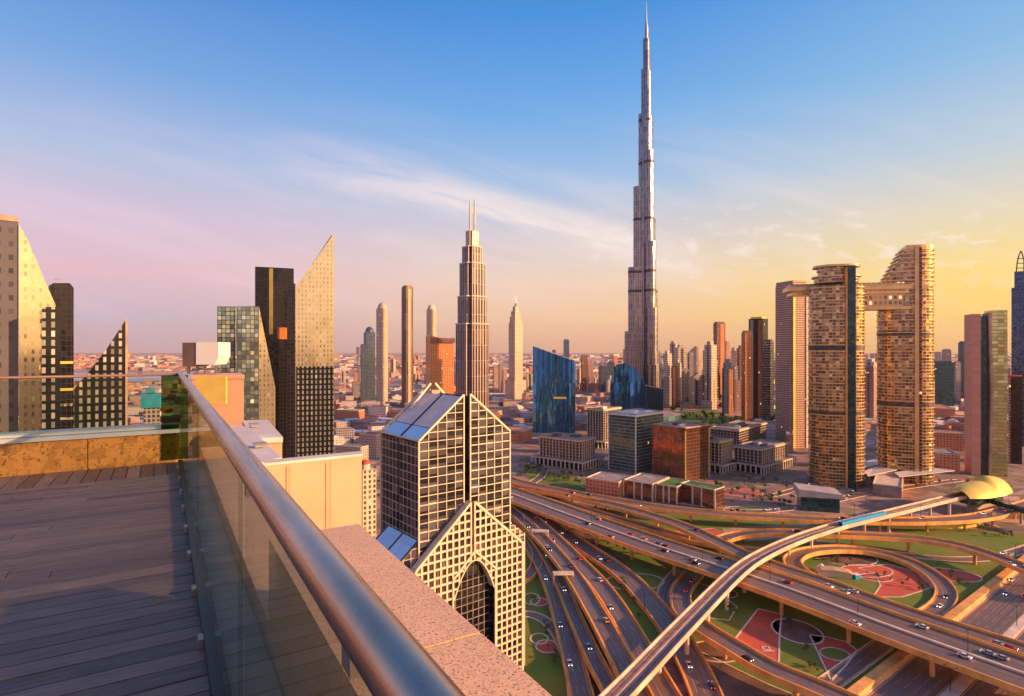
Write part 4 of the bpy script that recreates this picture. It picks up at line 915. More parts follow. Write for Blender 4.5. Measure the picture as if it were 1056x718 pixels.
# ---- skyline right of the supertall
TW=[('striped_tower','narrow orange and dark striped tower right of the supertall tower base',692,699,377,1500,'browntower','flat',[(0,.4,'orange')]),
('grey_low_tower','squat grey tower directly right of the supertall tower base',683.5,693,388,1480,'greytower','flat',None),
('grey_tower','stepped grey tower behind the orange striped one',699.5,709,359,1900,'greytower','step',None),
('grey_tower','thin grey tower next to the pale flat topped pair',709,715,363,2000,'greytower','flat',None),
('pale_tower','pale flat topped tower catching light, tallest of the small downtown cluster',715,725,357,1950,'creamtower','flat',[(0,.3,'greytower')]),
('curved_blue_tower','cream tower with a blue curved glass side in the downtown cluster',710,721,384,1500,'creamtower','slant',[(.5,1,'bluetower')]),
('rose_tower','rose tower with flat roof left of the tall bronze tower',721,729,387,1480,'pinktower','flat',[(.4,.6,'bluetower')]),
('rose_tower','second rose tower touching the tall bronze tower base',729,737,390,1460,'pinktower','flat',None),
('mid_tower','greenish block behind the rose towers',698,711,380,1550,'greytower','flat',None),
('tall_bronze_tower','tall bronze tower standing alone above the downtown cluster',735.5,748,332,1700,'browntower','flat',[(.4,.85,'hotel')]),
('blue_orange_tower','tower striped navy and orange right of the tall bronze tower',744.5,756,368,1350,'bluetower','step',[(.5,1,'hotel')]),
('pointed_tower','small pointed tower peeping behind the navy and orange one',746,754,350,1900,'pinktower','step',None),
('slim_grey_tower','slim grey tower right of the navy and orange striped tower',756,761,377,1500,'greytower','flat',None),
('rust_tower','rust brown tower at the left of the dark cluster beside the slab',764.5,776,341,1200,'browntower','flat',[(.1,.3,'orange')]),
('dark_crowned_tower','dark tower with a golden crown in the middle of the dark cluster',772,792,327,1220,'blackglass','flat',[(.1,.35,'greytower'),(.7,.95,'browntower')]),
('dark_grid_tower','dark gridded tower tucked against the tan slab tower',786,798,350,1150,'wedgedark','flat',None),
('rose_slab','rose brown slab seen between the two bridged towers',892,905,377,1200,'pinktower','flat',[(.3,.5,'browntower')]),
('pale_gap_tower','pale low tower at the left of the gap between the bridged towers',888,894,368,1900,'greytower','flat',None),
('teal_block','broad dark teal glass block right of the bridged towers',958.5,984,372,1450,'tealdark','flat',None),
('small_grey_tower','small grey tower rising behind the broad teal block',971,981,360,2000,'greytower','flat',None),
('grey_blue_tower','grey blue tower left of the bent tower at the right',988,1002,352,1700,'bluetower','flat',[(.1,.4,'greytower')]),
('white_small_tower','low whitish tower in front of the grey blue one',983,991,373,1600,'greytower','flat',None),
('rust_low_tower','rust low tower just left of the tan slab tower',757,764,392,1400,'pinktower','flat',None),
('far_grey_tower','tiny grey tower near the horizon right of the supertall tower',686,691,368,2600,'greytower','flat',None),
]
for (nm,lb,a,b,yt,Y,mt,tp,sy_) in TW:
    tower(nm,lb,a,b,yt,Y,mt,rnd.choice([-28,22,30,35]),rnd.uniform(.7,1),tp,sy=sy_,cap='gold' if 'crowned' in nm else None)

# ---- tan slab tower behind the bridged pair
pl=Plane(816,900,rot=R(-2)); r=pl.root('tan_slab_tower','tall tan slab tower with rounded top left of the bridged towers','skyscraper')
az_=math.atan((814-CX)/F)
r.rotation_euler=(0,0,-az_+R(38)); H=ZY(291,900)
m_=MB(); m_.prism(rr(31,40,5),0,H-6,0,1); m_.build('body',['slab','roofwarm'],r); m_=MB(); m_.prism(rr(29,38,4),H-5.99,H,0,1); m_.build('crown',['slab','roofwarm'],r)
m_=MB(); m_.box(-13,-9.5,-21.2,-20.05,0,H-8); m_.build('gold_strip','gold',r)
m_=MB(); m_.box(9.5,13,-21.2,-20.05,0,H-8); m_.build('gold_strip','cream',r)

# ---- bridged curved towers
def curved_tower(name,label,x0,x1,yt,yb,rot,strip_at,crown):
    Y=F*EYE/(yb-CY)+18; pc=(x0+x1)/2; W_=(x1-x0)/F*Y*.93; X,_=XY(pc,Y); H=ZY(yt,Y)
    r=empty(name,(X,Y,0),-math.atan((pc-CX)/F)+R(rot),label,'skyscraper'); D_=W_*.78
    def foot(f=1,g=1): return [(W_/2*f*abs(math.cos(R(a)))**.75*(1 if math.cos(R(a))>=0 else -1),D_/2*g*abs(math.sin(R(a)))**.8*(1 if math.sin(R(a))>=0 else -1)) for a in range(0,360,12)]
    m_=MB(); m_.prism(foot(),0,H*crown,0,1); m_.build('body',['skyview','roofwarm'],r)
    # balcony bands
    m_=MB(); zz=7
    while zz<H*crown-2:
        m_.prism(foot(1.03,1.04),zz,zz+1.1); zz+=7.0
    m_.build('balcony_bands','cream2',r)
    for a in (H*.32,H*.62):
        q=MB(); q.prism(foot(1.012,1.015),a,a+5); q.build('service_band','burjband',r)
    return r,W_,D_,H,foot
M['cream2']=plain('bronze balcony edge',(.82,.52,.22),.3,.6,.15,.1)
r,W_,D_,H,foot=curved_tower('curved_tower','nearer curved bronze tower of the bridged pair with a flat disc roof',835,889,277,502,12,.5,.915)
z_=H*.93+.01
for f,h,mt in ((.80,.026,'skyview'),(.90,.006,'cream2'),(.66,.022,'skyview'),(.70,.018,'skyview'),(.86,.009,'cream2')):
    q=MB(); q.prism(foot(f,f),z_,z_+H*h,0,1); q.build('crown_tier',[mt,'cream'],r); z_+=H*h+.01
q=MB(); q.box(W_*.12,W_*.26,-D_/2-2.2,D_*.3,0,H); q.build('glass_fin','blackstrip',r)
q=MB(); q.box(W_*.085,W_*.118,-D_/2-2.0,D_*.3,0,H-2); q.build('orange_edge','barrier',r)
t1=r; 
r,W2,D2,H2,foot=curved_tower('curved_tower','farther curved bronze tower of the bridged pair with a terraced sloping crown',907,959,256,498,10,.5,.82)
z_=H2*.82+.01; n=9
for i in range(n):
    h=H2*.165/n; cut=-W2/2+W2*.07*(i)**.9*.9
    poly=[(max(x,cut*1.0),y) for x,y in foot(.99,.99)]
    q=MB(); q.prism(poly,z_,z_+h*.7,0,1); q.build('crown_tier',['skyview','cream'],r)
    poly=[(max(x,cut-1.5),y) for x,y in foot(1.03,1.03)]; q=MB(); q.prism(poly,z_+h*.7+.01,z_+h,0,0); q.build('terrace_slab','cream2',r); z_+=h+.02
q=MB(); q.prism([(max(x,-W2*.05),y) for x,y in foot(1.04,1.04)],z_,H2,0,0); q.build('roof_cap','cream2',r)
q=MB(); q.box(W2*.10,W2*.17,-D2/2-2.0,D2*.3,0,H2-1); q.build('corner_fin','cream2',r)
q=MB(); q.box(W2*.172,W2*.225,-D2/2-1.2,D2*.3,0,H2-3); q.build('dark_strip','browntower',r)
# sky bridge
A_=Vector(XY(808,700)); B_=Vector(XY(944,668)); mid=(A_+B_)/2; dv=(B_-A_); mid=mid+Vector((dv.y,-dv.x)).normalized()*9; Ln=dv.length
br=empty('sky_bridge',(mid.x,mid.y,ZY(322,665)),math.atan2(dv.y,dv.x),'long sky bridge deck joining the two curved bronze towers near their tops','bridge')
z0=0; z1=ZY(292,665)-ZY(322,665)
M['bridge']=facade('gold bridge cladding',(.82,.56,.30),(.18,.10,.05),(.5,.32,.16),5,6,.4,.35,.5,.2,.03,.25)
a=-.03*Ln
m_=MB(); m_.box(a+14,Ln/2,-11,11,6,z1-8,0,1); m_.build('bridge_body',['bridge','cream2'],br)
m_=MB(); m_.box(a+10,Ln/2+3,-12.5,12.5,2.5,5.99); m_.build('lower_deck','cream2',br)
m_=MB(); m_.box(-Ln/2,Ln/2+4,-13,13,z1-7.99,z1-3.5); m_.build('upper_deck','cream2',br)
m_=MB(); m_.box(-Ln/2+4,Ln/2,-12,12,z1-13,z1-10); m_.build('middle_deck','cream2',br)
m_=MB(); m_.box(-Ln/2+3,Ln/2+2,-11,11,z1-3.49,z1,0,1); m_.build('pavilion',['bridge','cream2'],br)

# ---- right hand towers
pl=Plane(1012,690,rot=R(18)); r=pl.root('bent_tower','slim tower with rose side slab and yellow green mirror face at the right','skyscraper')
a,b=pl.at(1002,324),pl.at(1011.5,324); m_=MB(); m_.box(a[0],b[0],0,24,0,a[1],0,1); m_.build('side_slab',['terracotta','roof'],r)
a,b=pl.at(1011.7,326),pl.at(1019.5,326); m_=MB(); m_.box(a[0],b[0],3,22,0,a[1],0,1); m_.build('dark_strip',['blackstrip','roof'],r)
A_,B_=pl.at(1019.5,323),pl.at(1022,323); m1=pl.at(1024,390); m_=MB(); m_.slab([(A_[0],0),(B_[0],0),(B_[0]+2.6,m1[1]-20),(B_[0]+1.2,m1[1]+30),B_,A_,(A_[0]+1,m1[1]+30),(A_[0]+2.4,m1[1]-20)],-1,20,0,0); m_.build('bent_edge',['pinktower2'] if 'pinktower2' in M else ['concrete'],r)
a,b=pl.at(1022.5,320),pl.at(1039,321); m_=MB(); m_.box(a[0],b[0],0,22,0,a[1],0,1); m_.build('mirror_face',['yellowgreen','roof'],r)
pl=Plane(1050,900); r=pl.root('dark_spired_tower','dark blue tower with a hooked lattice mast at the right frame edge','skyscraper')
a,b=pl.at(1043,297),pl.at(1075,297); c_=pl.at(1046,280); m_=MB(); m_.box(a[0],b[0],0,40,0,a[1],0,1); m_.build('body',['bluetower','roofdark'],r); m_=MB(); m_.box(c_[0],b[0]-8,4,36,a[1]+.01,c_[1]); m_.build('setback','bluetower',r)
m_=MB(); q=[pl.at(1048,280),pl.at(1049,270),pl.at(1051,262),pl.at(1053,258)]
for i in range(3): m_.bar((q[i][0],8,q[i][1]),(q[i+1][0],8,q[i+1][1]),1.6)
q2=[pl.at(1056,280),pl.at(1056,268),pl.at(1053.5,259)]
for i in range(2): m_.bar((q2[i][0],8,q2[i][1]),(q2[i+1][0],8,q2[i+1][1]),1.6)
for yy in (276,271,266): a,b=pl.at(1048.5,yy),pl.at(1056,yy); m_.bar((a[0],8,a[1]),(b[0],8,b[1]),1.1)
m_.build('lattice_mast','browntower',r)
r,pl=outline_tower('dark_side_tower','short dark tower with a red roof edge right of the mirror faced tower',1047,760,[(1040,389),(1054,389)],22,['blackglass','roofdark'])
a,b=pl.at(1040,389),pl.at(1054,389); m_=MB(); m_.box(a[0]-.3,b[0]+.3,-.6,22.4,a[1]+.01,a[1]+2.4); m_.build('roof_edge','redroof',r)
m_=MB(); m_.box(a[0]-.3,a[0]+2.2,-.6,-.02,0,a[1]); m_.build('corner_strip','pinktower',r)

# ---- office blocks in the middle
def office(label,a,c,b,yt,yb,th,mat='office',podium=True,roof='roof',cor='cream',name='office_block'):
    r,A,B,H=corner_tower(name,label,a,c,b,yt,yb,th,[mat,roof],'office building')
    m_=MB(); m_.prism([(-A-1.5,-1.5),(1.5,-1.5),(1.5,B+1.5),(-A-1.5,B+1.5)],H+.01,H+2.0,0,1); m_.build('roof_slab',[cor,roof],r)
    roofbits(r,-A,0,0,B,H+2.0,int(a))
    if podium:
        m_=MB(); m_.prism([(-A-9,-9),(9,-9),(9,B+9),(-A-9,B+9)],9,10.5,0,1); m_.build('podium_canopy',['cream','roof'],r)
        m_=MB()
        x=-A-8
        while x<8.5: m_.box(x-.7,x+.7,-8.6,-7.4,0,8.99); x+=6.5
        y=-8
        while y<B+8: m_.box(7.4,8.6,y+1-.7,y+1+.7,0,8.99); y+=6.5
        m_.build('colonnade','cream',r)
        m_=MB(); m_.box(-A-3,3,-3,B+3,0,8.9); m_.build('ground_floor','blackglass',r)
        f=MB(); x=-A
        while x<=.1: f.box(x-.35,x+.35,-1.0,-.02,10.6,H); x+=5.0
        y=5
        while y<=B: f.box(.02,1.0,y-.35,y+.35,10.6,H); y+=5
        f.build('fins','cream',r)
    return r,A,B,H
office('broad office block with pale fins and colonnade, left of the green glass office',557,598,614,456,484,38,roof='roofwarm')
office('office block with pale fins half hidden behind the green glass office',606,622,640,424,462,42)
r,A,B,H=office('green glass office cube with a white roof in front of the sail tower',627.5,656,684,430,489,46,'tealglass',False,'white','white','glass_office')
m_=MB(); m_.box(-1.2,.4,-.6,-.02,0,H); m_.box(-A,-A+1,-.6,-.02,0,H); m_.build('corner_trim','white',r)
r,A,B,H=office('copper brown glass cube with a bright yellow edge',673.5,707,731,444,498,52,'brownglass',False,'roofwarm','brownglass','copper_cube')
m_=MB(); m_.box(-.9,.5,-.5,-.02,0,H+2); m_.build('corner_trim','yellowpanel',r); m_=MB(); m_.box(-A-.4,-A+.7,-.5,-.02,0,H+2); m_.build('corner_trim','redroof',r); m_=MB(); m_.box(.02,.5,B-.6,B+.4,0,H+2); m_.build('corner_trim','yellowpanel',r)
office('small office with pale fins and yellow cornice, right of the copper cube',722,742,754.5,457,487,48,cor='yellowpanel')
office('office block with pale fins and columns, left of the curved towers',757.5,784,812,465,488,48)
office('long office block with a reddish roof behind the finned offices',733,762,790,445,464,42,roof='roofwarm',podium=False)
def lowblock(label,a,c,b,yt,yb,th,mats,name='low_building',trim=None):
    r,A,B,H=corner_tower(name,label,a,c,b,yt,yb,th,mats,'building')
    if trim:
        for x in (-A,-A*.62,-A*.36,0):
            m_=MB(); m_.box(x-.8,x+.8,-.5,-.02,0,H); m_.build('pilaster',trim,r)
    m_=MB(); 
    for (x0,x1,y0,y1) in ((-A,0,0,.6),(-A,0,B-.6,B),(-A,-A+.6,.6,B-.6),(-.6,0,.6,B-.6)): m_.box(x0,x1,y0,y1,H+.01,H+1)
    m_.build('roof_parapet','cream',r); return r,A,B,H
lowblock('long brown podium with a grass roof below the copper cube',701,737,747,506,525,48,['brownglass','roofgrass'],'podium_building','cream')
lowblock('brown podium wing left of the grass roofed podium',676,698,712,503,520.5,38,['brownglass','roofgrass'],'podium_building','cream')
lowblock('brown podium wing with a flat pale roof, below the green glass cube',643,673,690,500,517.5,38,['brownglass','roof'],'podium_building','cream')
lowblock('purple and orange panelled low building beside the podium',604,638,652,498,514,34,['lowred','roof'])
lowblock('rose windowless block at the foot of the tan slab tower',811,818,832,449,467,25,['roofwarm','roofwarm'])
# teal pavilion
pl=Plane(845,F*EYE/(528-CY),rot=R(12)); r=pl.root('teal_pavilion','low teal glass pavilion with a pale overhanging roof near the metro line','building')
a,b=pl.at(826,512),pl.at(866,512); m_=MB(); m_.box(a[0],b[0],0,20,0,a[1],0,1); m_.build('body',['tealdark','tealroof'],r)
m_=MB(); m_.slab([(a[0]-2,a[1]+.01),(b[0]+2,a[1]+.01),(b[0]+2,a[1]+4),(a[0]-2,a[1]+7)],-2,26,0,0); m_.build('roof','tealroof',r)
# metro station: gold shell
c=G(1012,509,16); st=empty('metro_station',(c.x,c.y,0),math.atan2(.42,.90),'gold seashell shaped metro station roof at the end of the viaduct','station')
m_=MB(); nx,ny=26,14; Lh,Wh=36,16
def shell(i,j):
    u=i/nx*2-1; v=j/ny*2-1; x=u*Lh; prof=max(0,(1-abs(u+.15 if u<0 else u*.9)**2.2)); prof=max(prof,0.02)**.5
    wv=Wh*prof*(1.0 if u>-.2 else 1); y=wv*v; z=17+ (13*prof*(1.15 if u>0 else .85))*math.cos(v*math.pi/2)**.8 if abs(v)<.999 else 17
    return (x,y,z)
for i in range(nx):
    for j in range(ny): m_.face([shell(i,j),shell(i+1,j),shell(i+1,j+1),shell(i,j+1)])
o=m_.build('shell_roof','gold',st); weld(o)
m_=MB(); m_.prism(rr(50,16,6),9,17,0,1); m_.build('concourse',['tealdark','tealroof'],st)
m_=MB(); m_.prism(rr(34,10,4),0,8.99,0,0); m_.build('base','concrete',st)
m_=MB(); p=[G(1018,517,12)-c,G(1075,533,12)-c]; 
fb=empty('footbridge',(G(1040,523,12).x,G(1040,523,12).y,0),0,'enclosed grey teal footbridge leaving the gold station to the right','footbridge'); q0=G(1020,516,12)-Vector((fb.location.x,fb.location.y,0)); q1=G(1090,537,12)-Vector((fb.location.x,fb.location.y,0))
m_=MB(); m_.bar(q0,q1,5,4); m_.build('tube','tealdark',fb)
for f in (.15,.5,.85): p=q0.lerp(q1,f); m_=MB(); m_.cyl(p.x,p.y,0,p.z-2,.9,.9,8); m_.build('pillar','concrete',fb)
lowblock('long low tan station annex with pale roof left of the gold station',900,930,962,503,514,35,['roofwarm','cream'],'station_annex')
# white canopies
for i,(a,b,y_,lb) in enumerate(((884,922,487,'upper white triangular canopy at the curved towers foot'),(893,925,496,'lower white triangular canopy at the curved towers foot'),(925,985,497,'pale sail canopy left of the gold station'))):
    p=G(a,y_+6); q=G(b,y_+4); h=12; r=empty('canopy',((p.x+q.x)/2,(p.y+q.y)/2,0),0,lb,'canopy'); m_=MB(); cx,cy=r.location.x,r.location.y
    T=[(p.x-cx,p.y-cy-4),(q.x-cx,q.y-cy),(q.x-cx-8,q.y-cy+26),(p.x-cx+6,p.y-cy+14)]; m_.prism(T,[h,h+4,h+2,h+1],[h+.8,h+4.8,h+2.8,h+1.8],0,0); m_.build('roof','panellight',r)
    for k_,t_ in enumerate(T): m_=MB(); m_.cyl(t_[0]*.9,t_[1]*.9,0,h+.6,.4,.4,6); m_.build('post','steel',r)
# cream hotel with red dome, lower centre left
pl=Plane(381,430,rot=R(20)); r=pl.root('red_dome_hotel','cream stepped building with a red dome beside the glass gabled tower','building')
a,b=pl.at(374,486),pl.at(388,486); m_=MB(); m_.box(a[0],b[0],0,14,0,a[1],0,1); m_.build('body',['creamtower','cream'],r)
m_=MB(); cx=(a[0]+b[0])/2-1; m_.cyl(cx,6,a[1]+.01,a[1]+4,3.4,3.4,14); m_.build('drum','cream',r)
m_=MB()
for i in range(5): a0,a1=R(18*i),R(18*(i+1)); m_.cyl(cx,6,a[1]+4+3.2*math.sin(a0),a[1]+4+3.2*math.sin(a1),3.6*math.cos(a0),3.6*math.cos(a1),14)
m_.build('dome','redroof',r)
for i,(a,c,b,yt,yb,lb,mt,rf) in enumerate([(370,388,398,449,472,'red roofed arcade building behind the red dome hotel','lowrise','redroof'),(346,372,380,462,482,'long flat roofed warehouse left of the red dome hotel','lowrise','roof'),
   (346,368,376,424,436,'low building with a yellow and red roof below the navy tower','lowred','yellowpanel'),(380,398,404,420,431,'low building with a red and white roof left of the gabled tower','lowwhite','redroof'),
   (512,540,549,445,456,'orange roofed market hall right of the gabled tower','lowred','orange'),(598,618,626,396,405,'orange walled building behind the office blocks','lowred','roofwarm'),
   (594,606,612,410,420,'small building with a yellow roof between the blue and green offices','lowrise','yellowpanel'),(960,985,1001,422,436,'orange lit market building below the broad teal block','lowred','orange'),
   (962,998,1003,448,466,'long rose building between the curved and bent towers','lowred','roofwarm'),(968,990,1003,470,488,'rose and cream building left of the bent tower','lowred','roof'),
   (402,420,440,404,412,'pale shed roof below the bronze tower','lowwhite','roof')]):
    lowblock(lb,a,c,b,yt,yb,24,[mt,rf])

# ------------------------------------------------------------ low-rise districts: 290 separate houses, the rest one mass
tmpl=[]
for i in range(12):
    q=random.Random(50+i); m_=MB(); w_,d_,h_=q.uniform(14,30),q.uniform(12,26),q.uniform(5,14)
    m_.box(-w_/2,w_/2,-d_/2,d_/2,0,h_,0,1); m_.box(-w_/2*.5,w_/2*.2,-d_/2*.4,d_/2*.5,h_+.01,h_+q.uniform(2,5),0,1)
    if i%3==0: m_.box(w_/2+.01,w_/2+w_*.5,-d_/2,0,0,h_*.6,0,1)
    mats=q.choice([['lowrise','roof'],['lowred','roofwarm'],['lowwhite','roof'],['lowwhite','white'],['lowred','orange'],['lowrise','roofdark'],['lowrise','redroof']])
    o=m_.build('low_house',mats); tmpl.append(o)
used=[False]*12
lbl=['low flat roofed house in the hazy city beyond the towers']
def blocked(px,py,Y):
    if Y<700 and px>430: return True
    if py>470: return True
    if 540<px<1000 and py>444: return True
    if 645<px<690 and py>418: return True
    if 684<px<778 and 421<py<448: return True
    if 440<px<545 and py>455: return True
    if 0<px<215 and 383<py<395: return True
    return False
cnt=0; tries=0
while cnt<290 and tries<20000:
    tries+=1
    py=rnd.uniform(372,470) if rnd.random()<.75 else rnd.uniform(372,400); px=rnd.uniform(130,1060)
    Y=F*EYE/(py-CY)
    if blocked(px,py,Y): continue
    if 0<px<345 and rnd.random()<.7: continue
    i=rnd.randrange(12); X=(px-CX)/F*Y
    o=tmpl[i] if not used[i] else tmpl[i].copy()
    if used[i]: COL.objects.link(o)
    used[i]=True; s_=1+max(0,(Y-1200)/2600); o.location=(X,Y,0); o.scale=(s_,s_,1+ (s_-1)*.3); o.rotation_euler=(0,0,rnd.choice([.2,.5,1.1,1.77]))
    tag(o,'low flat roofed house in the city sprawl behind the towers','house','low houses of the city sprawl'); cnt+=1
m_=MB()
q=random.Random(3)
for i in range(5200):
    Y=math.exp(q.uniform(math.log(900),math.log(14000))); px=q.uniform(-80,1140); py=CY+F*EYE/Y
    if blocked(px,py,Y): continue
    X=(px-CX)/F*Y; s_=.7+Y/3500; w_,d_=q.uniform(8,22)*s_,q.uniform(8,20)*s_; h_=q.choice([4,5,7,9,12,18 if q.random()<.4 else 8])*(1+(Y/9000))
    if Y>2500 and q.random()<.06: h_*=q.uniform(2,4.5); w_*=.6; d_*=.6
    a=q.choice([.2,.5,1.1]); ca,sa=math.cos(a),math.sin(a); P=[(X+x*ca-y*sa,Y+x*sa+y*ca) for x,y in ((-w_,-d_),(w_,-d_),(w_,d_),(-w_,d_))]
    mi=q.choice([0,0,2,4,4,6]); m_.prism(P,0,h_,mi,q.choice([1,1,3,5,7]))
o=m_.build('distant_houses',['lowrise','roof','lowwhite','roofwarm','lowred','white','greytower','roofdark']); tag(o,'mass of distant low buildings fading to the hazy horizon','houses',kind='stuff')

# ------------------------------------------------------------ trees
def tree_template(i):
    q=random.Random(200+i); h=q.uniform(6.5,9); r=empty('tree',(0,0,0),0,'small round street tree','tree','trees of the interchange and office gardens')
    m_=MB(); m_.cyl(0,0,0,h*.5,.28,.16,7)
    for k in range(4): a=q.uniform(0,6.28); m_.bar((0,0,h*.4),(math.cos(a)*1.3,math.sin(a)*1.3,h*.7),.14)
    m_.build('trunk','bark',r); m_=MB()
    cl=[(q.uniform(-1.6,1.6),q.uniform(-1.6,1.6),h*q.uniform(.55,.92),q.uniform(.9,1.6)) for _ in range(9)]
    for cx,cy,cz,cr in cl:
        for k in range(42):
            v=Vector((q.gauss(0,1),q.gauss(0,1),q.gauss(0,.8))).normalized()*cr*q.uniform(.55,1.05); p=Vector((cx,cy,cz))+v
            a=Vector((q.gauss(0,1),q.gauss(0,1),q.gauss(0,1))).normalized(); b=a.cross(v).normalized(); s_=q.uniform(.22,.42)
            m_.face([p-a*s_,p-b*s_*.7,p+a*s_,p+b*s_*.7],None,q.random()<.4)
    m_.build('crown',['leaf','leafdark'],r); return r

# mid-rise blocks packed behind the towers
mt=[]
for i in range(9):
    q=random.Random(90+i); m_=MB(); w_,d_=q.uniform(16,26),q.uniform(14,22)
    h_=q.uniform(45,95); m_.box(-w_/2,w_/2,-d_/2,d_/2,0,h_,0,1); m_.box(-w_*.3,w_*.2,-d_*.3,d_*.3,h_+.01,h_+q.uniform(3,7),0,1); m_.box(-w_*.8,w_*.8,-d_*.8,-d_/2-.01,0,12,0,1)
    if i%2: m_.box(-w_*.12,w_*.12,-d_/2-.8,-d_/2-.01,12.1,h_*.98,2,2)
    mt.append([m_.build('mid_rise',[q.choice(['pinktower','greytower','creamtower','browntower','bluetower','tealdark','creamtower']),'roof',q.choice(['bluetower','orange','blackglass'])]),False])
q=random.Random(21)
for zone,n_ in (((640,765,1450,3000),46),((765,1056,1350,2800),44),((520,640,1800,3200),22),((345,520,1900,3600),22)):
    for k in range(n_):
        px=q.uniform(zone[0],zone[1]); Y=math.exp(q.uniform(math.log(zone[2]),math.log(zone[3]))); it=q.choice(mt); o=it[0] if not it[1] else it[0].copy()
        if it[1]: COL.objects.link(o)
        it[1]=True; o.location=((px-CX)/F*Y,Y,0); o.rotation_euler=(0,0,q.choice([.15,-.5,.7,-1.1])); sc_=q.uniform(.8,1.15)*(1 if px>640 else .75); o.scale=(1,1,sc_*(q.uniform(1.0,2.1) if 684<px<800 else q.uniform(.8,1.3)))
        tag(o,'mid rise block packed among the downtown towers on the plain behind the interchange','mid rise','mid rise blocks behind the main towers')
TT=[tree_template(i) for i in range(3)]; tu=[False]*3
def put_tree(px,py,label,s_=1):
    i=rnd.randrange(3); o=TT[i] if not tu[i] else copy_tree(TT[i]); tu[i]=True
    p=G(px,py); o.location=(p.x,p.y,0); o.rotation_euler=(0,0,rnd.uniform(0,6.28)); o.scale=(s_,s_,s_*rnd.uniform(.85,1.1)); o['label']=label
zones=[([(541,486),(600,497)],26,'tree in the row below the finned office, left of the podium',1.1,4),
 ([(690,428),(772,442)],60,'tree in the dark park right of the supertall tower',1.9,6),
 ([(600,415),(622,422)],12,'tree in the clump behind the finned office',1.9,4),
 ([(735,505),(820,520)],26,'tree in the garden between the podium and the teal pavilion',.9,5),
 ([(650,527),(740,531)],10,'tree beside the podium wall behind the long flyover',.8,1.5),
 ([(835,577),(880,585)],5,'tree inside the oval loop garden',.6,4),
 ([(535,494),(560,482)],10,'tree on the street behind the gabled tower',1.0,3),
 ([(980,548),(1050,556)],9,'tree on the verge below the gold station',.7,4),
 ([(640,480),(760,500)],12,'tree on the plaza around the copper cube',.8,4),
 ([(755,496),(835,506)],18,'tree on the plaza between the finned offices and the curved towers',.8,4),
 ([(880,500),(1000,500)],14,'tree at the foot of the curved bronze towers',.8,4),
 ([(548,610),(575,690)],12,'small shrub tree on the lawn beside the gabled tower',.45,5),
 ([(640,600),(660,640)],9,'small shrub tree on the lawn between the fan ramps',.5,6),
 ([(812,640),(845,700)],12,'small shrub tree on the green lawn beside the red paving',.45,5),
 ([(850,575),(960,612)],16,'small shrub tree in the beds of the oval loop garden',.45,5),
 ([(960,580),(1000,612)],10,'small shrub tree around the red oval right of the loop',.5,5),
 ([(600,545),(655,575)],10,'small shrub tree in the strip between the two long flyovers',.6,3),
 ([(870,552),(930,560)],9,'small tree below the flyover over the oval loop',.6,2),
 ([(725,608),(760,632)],8,'small shrub tree under the metro viaduct',.5,4),
 ([(388,478),(394,520)],7,'tree beside the red dome hotel',1.0,2)]
for (a,b),n_,lb,s_,j in zones:
    for k in range(n_):
        f=rnd.random(); put_tree(a[0]+(b[0]-a[0])*f+rnd.uniform(-3,3),a[1]+(b[1]-a[1])*f+rnd.uniform(-j,j),lb,s_*rnd.uniform(.7,1.2))

# ------------------------------------------------------------ vehicles
VC=[('white',(.75,.73,.70)),('silver',(.42,.42,.44)),('black',(.03,.03,.035)),('red',(.45,.03,.02)),('blue',(.04,.12,.32)),('gold',(.6,.38,.12))]
CT={}
M['carglass']=plain('car glass',(.02,.02,.025),.1,.3,.1,1); M['tyre']=plain('tyre rubber',(.02,.02,.02),.8,0,.1,1)
m,t,p=newmat('tail lamp'); p.inputs['Base Color'].default_value=(.6,.02,.01,1); p.inputs['Emission Color'].default_value=(1,.05,.02,1); p.inputs['Emission Strength'].default_value=2.5; M['tail']=m
m,t,p=newmat('head lamp'); p.inputs['Base Color'].default_value=(.9,.9,.8,1); p.inputs['Emission Color'].default_value=(1,.85,.6,1); p.inputs['Emission Strength'].default_value=4; M['head']=m
for nm,c in VC:
    M['paint_'+nm]=plain(nm+' car paint',c,.3,.2,.05,1)
    m_=MB()
    side=[(-2.2,.35),(2.2,.35),(2.25,.8),(1.2,.95),(-1.9,1.0),(-2.25,.85)]
    m_.slab([(x,z) for x,z in side],-.9,.9,0,0); m_.slab([(-1.75,.98),(1.15,.95),(.45,1.45),(-1.1,1.48)],-.78,.78,1,1); m_.box(-1.05,.4,-.74,.74,1.47,1.51,0)
    for x in (-1.35,1.35):
        for y in (-.93,.75): m_.slab([(x+.34*math.cos(R(a)),.34+.34*math.sin(R(a))) for a in range(0,360,45)],y,y+.18,2,2)
    for y in (-.8,.45): m_.box(2.26,2.3,y,y+.35,.6,.8,3); m_.box(-2.3,-2.26,y,y+.35,.65,.88,4)
    CT[nm]=m_.build('car',['paint_'+nm,'carglass','tyre','head','tail']); 
cu={k:False for k in CT}
def cars(key,n,lb,lanes,s0=0,s1=1,scale=1.15):
    C,w_,_=ROADS[key]; L_=len(C)
    for k in range(n):
        i=int((s0+(s1-s0)*rnd.random())*(L_-2)); off=rnd.choice(lanes); o2=offs(C,off)[i]; dv=(C[i+1]-C[i]); ang=math.atan2(dv.y,dv.x)+(math.pi if off<0 else 0)
        nm=rnd.choices([v[0] for v in VC],[5,3,3,1.5,1,1])[0]; o=CT[nm] if not cu[nm] else CT[nm].copy()
        if cu[nm]: COL.objects.link(o)
        cu[nm]=True; o.location=(o2.x,o2.y,o2.z+.02); o.rotation_euler=(0,-math.asin(max(-1,min(1,dv.z/max(dv.length,.01))))*(1 if off>=0 else -1),ang); o.scale=(scale,scale,scale)
        tag(o,nm+' car driving '+lb,'car','cars on the roads of the interchange')
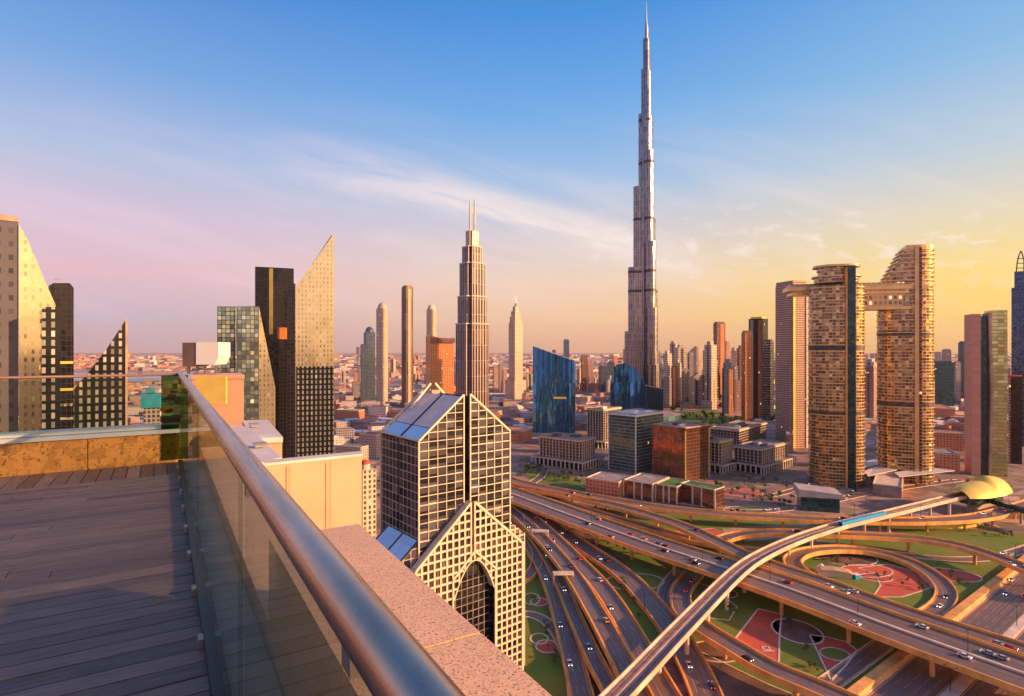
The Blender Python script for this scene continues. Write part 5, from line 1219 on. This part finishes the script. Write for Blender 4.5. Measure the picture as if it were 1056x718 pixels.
cars('main',26,'on the wide main flyover',[-12,-8,-4,4,8,12],.12,.97)
cars('r1a',12,'on the long flyover in front of the offices',[-4,0,4])
cars('r1b',8,'on the curving slip flyover',[-3,3]); cars('r4',6,'on the flyover over the oval loop',[-3,3]); cars('r5',3,'on the oval loop ramp',[0])
cars('r8',9,'on the broad grey road under the viaduct',[-4,-1,2,5],.2,.95); cars('r9',6,'on the second ramp of the fan',[-3,3],.2,.9); cars('r10',7,'on the middle ramp of the fan',[-3,2],.2,.9)
cars('r12',4,'on the ramp nearest the gabled tower',[-2,2],.3,.9); cars('r11',3,'on the narrow ramp of the fan',[0],.3,.9); cars('r7',4,'on the ramp under the metro viaduct',[-2.5,2.5])
cars('sheikh_a',22,'on the near side of the wide highway at the lower right',[-8,-4,0,4,8],.25,.62); cars('sheikh_b',16,'on the far side of the wide highway at the lower right',[-8,-4,0,4,8],.28,.6)
cars('r20',14,'on the street left of the gabled tower',[-6,-2,2,6]); cars('r18',10,'on the service street before the offices',[-2,2]); cars('r6',4,'on the ground road behind the loop garden',[-2,2]); cars('r19',6,'on the garden street by the finned offices',[-2,2])

# ------------------------------------------------------------ street lamps
def lamp_template():
    r=empty('street_lamp',(0,0,0),0,'tall double armed street lamp','street lamp','street lamps of the interchange'); m_=MB(); m_.cyl(0,0,0,11,.16,.09,8); m_.build('pole','darkmetal',r)
    for s_ in (-1,1):
        m_=MB(); m_.bar((0,0,10.8),(s_*2.2,0,11.5),.1); m_.box(s_*2.2-.45,s_*2.2+.45,-.18,.18,11.42,11.6); m_.build('lamp_arm','darkmetal',r)
    return r
LT=lamp_template(); lu=False
def lamps(key,off,step,lb,s0=0.0,s1=1.0):
    global lu
    C,w_,_=ROADS[key]; O=offs(C,off); acc=0; n=len(C)
    for i in range(n-1):
        acc+=(C[i+1]-C[i]).length
        if acc>step and s0<i/n<s1:
            acc=0; o=LT if not lu else copy_tree(LT); lu=True; dv=C[i+1]-C[i]; o.location=(O[i].x,O[i].y,O[i].z); o.rotation_euler=(0,0,math.atan2(dv.y,dv.x)+math.pi/2); o['label']='double armed street lamp '+lb
lamps('main',0,46,'on the median of the wide main flyover',.1,1); lamps('r1a',-6.6,55,'on the edge of the long flyover before the offices'); lamps('sheikh_a',11.5,50,'on the highway median at the lower right',.25,.6)
lamps('r8',7.5,50,'beside the broad grey road under the viaduct',.2,1); lamps('r4',-5.8,50,'on the flyover over the oval loop')

# ------------------------------------------------------------ haze
HAZE=1.6e-5
hz=MB(); hz.box(-22500,22500,-22500,22500,-1,860)
o=hz.build('haze',['white']); tag(o,kind='stuff')
hm=bpy.data.materials.new('haze air'); hm.use_nodes=True; hm.node_tree.nodes.clear(); t=NT(hm.node_tree)
pv=t.n('ShaderNodeVolumePrincipled'); pv.inputs['Color'].default_value=(.95,.80,.76,1); pv.inputs['Density'].default_value=HAZE; pv.inputs['Anisotropy'].default_value=.2
oo=t.n('ShaderNodeOutputMaterial'); t.t.links.new(pv.outputs[0],oo.inputs['Volume']); o.data.materials.clear(); o.data.materials.append(hm)
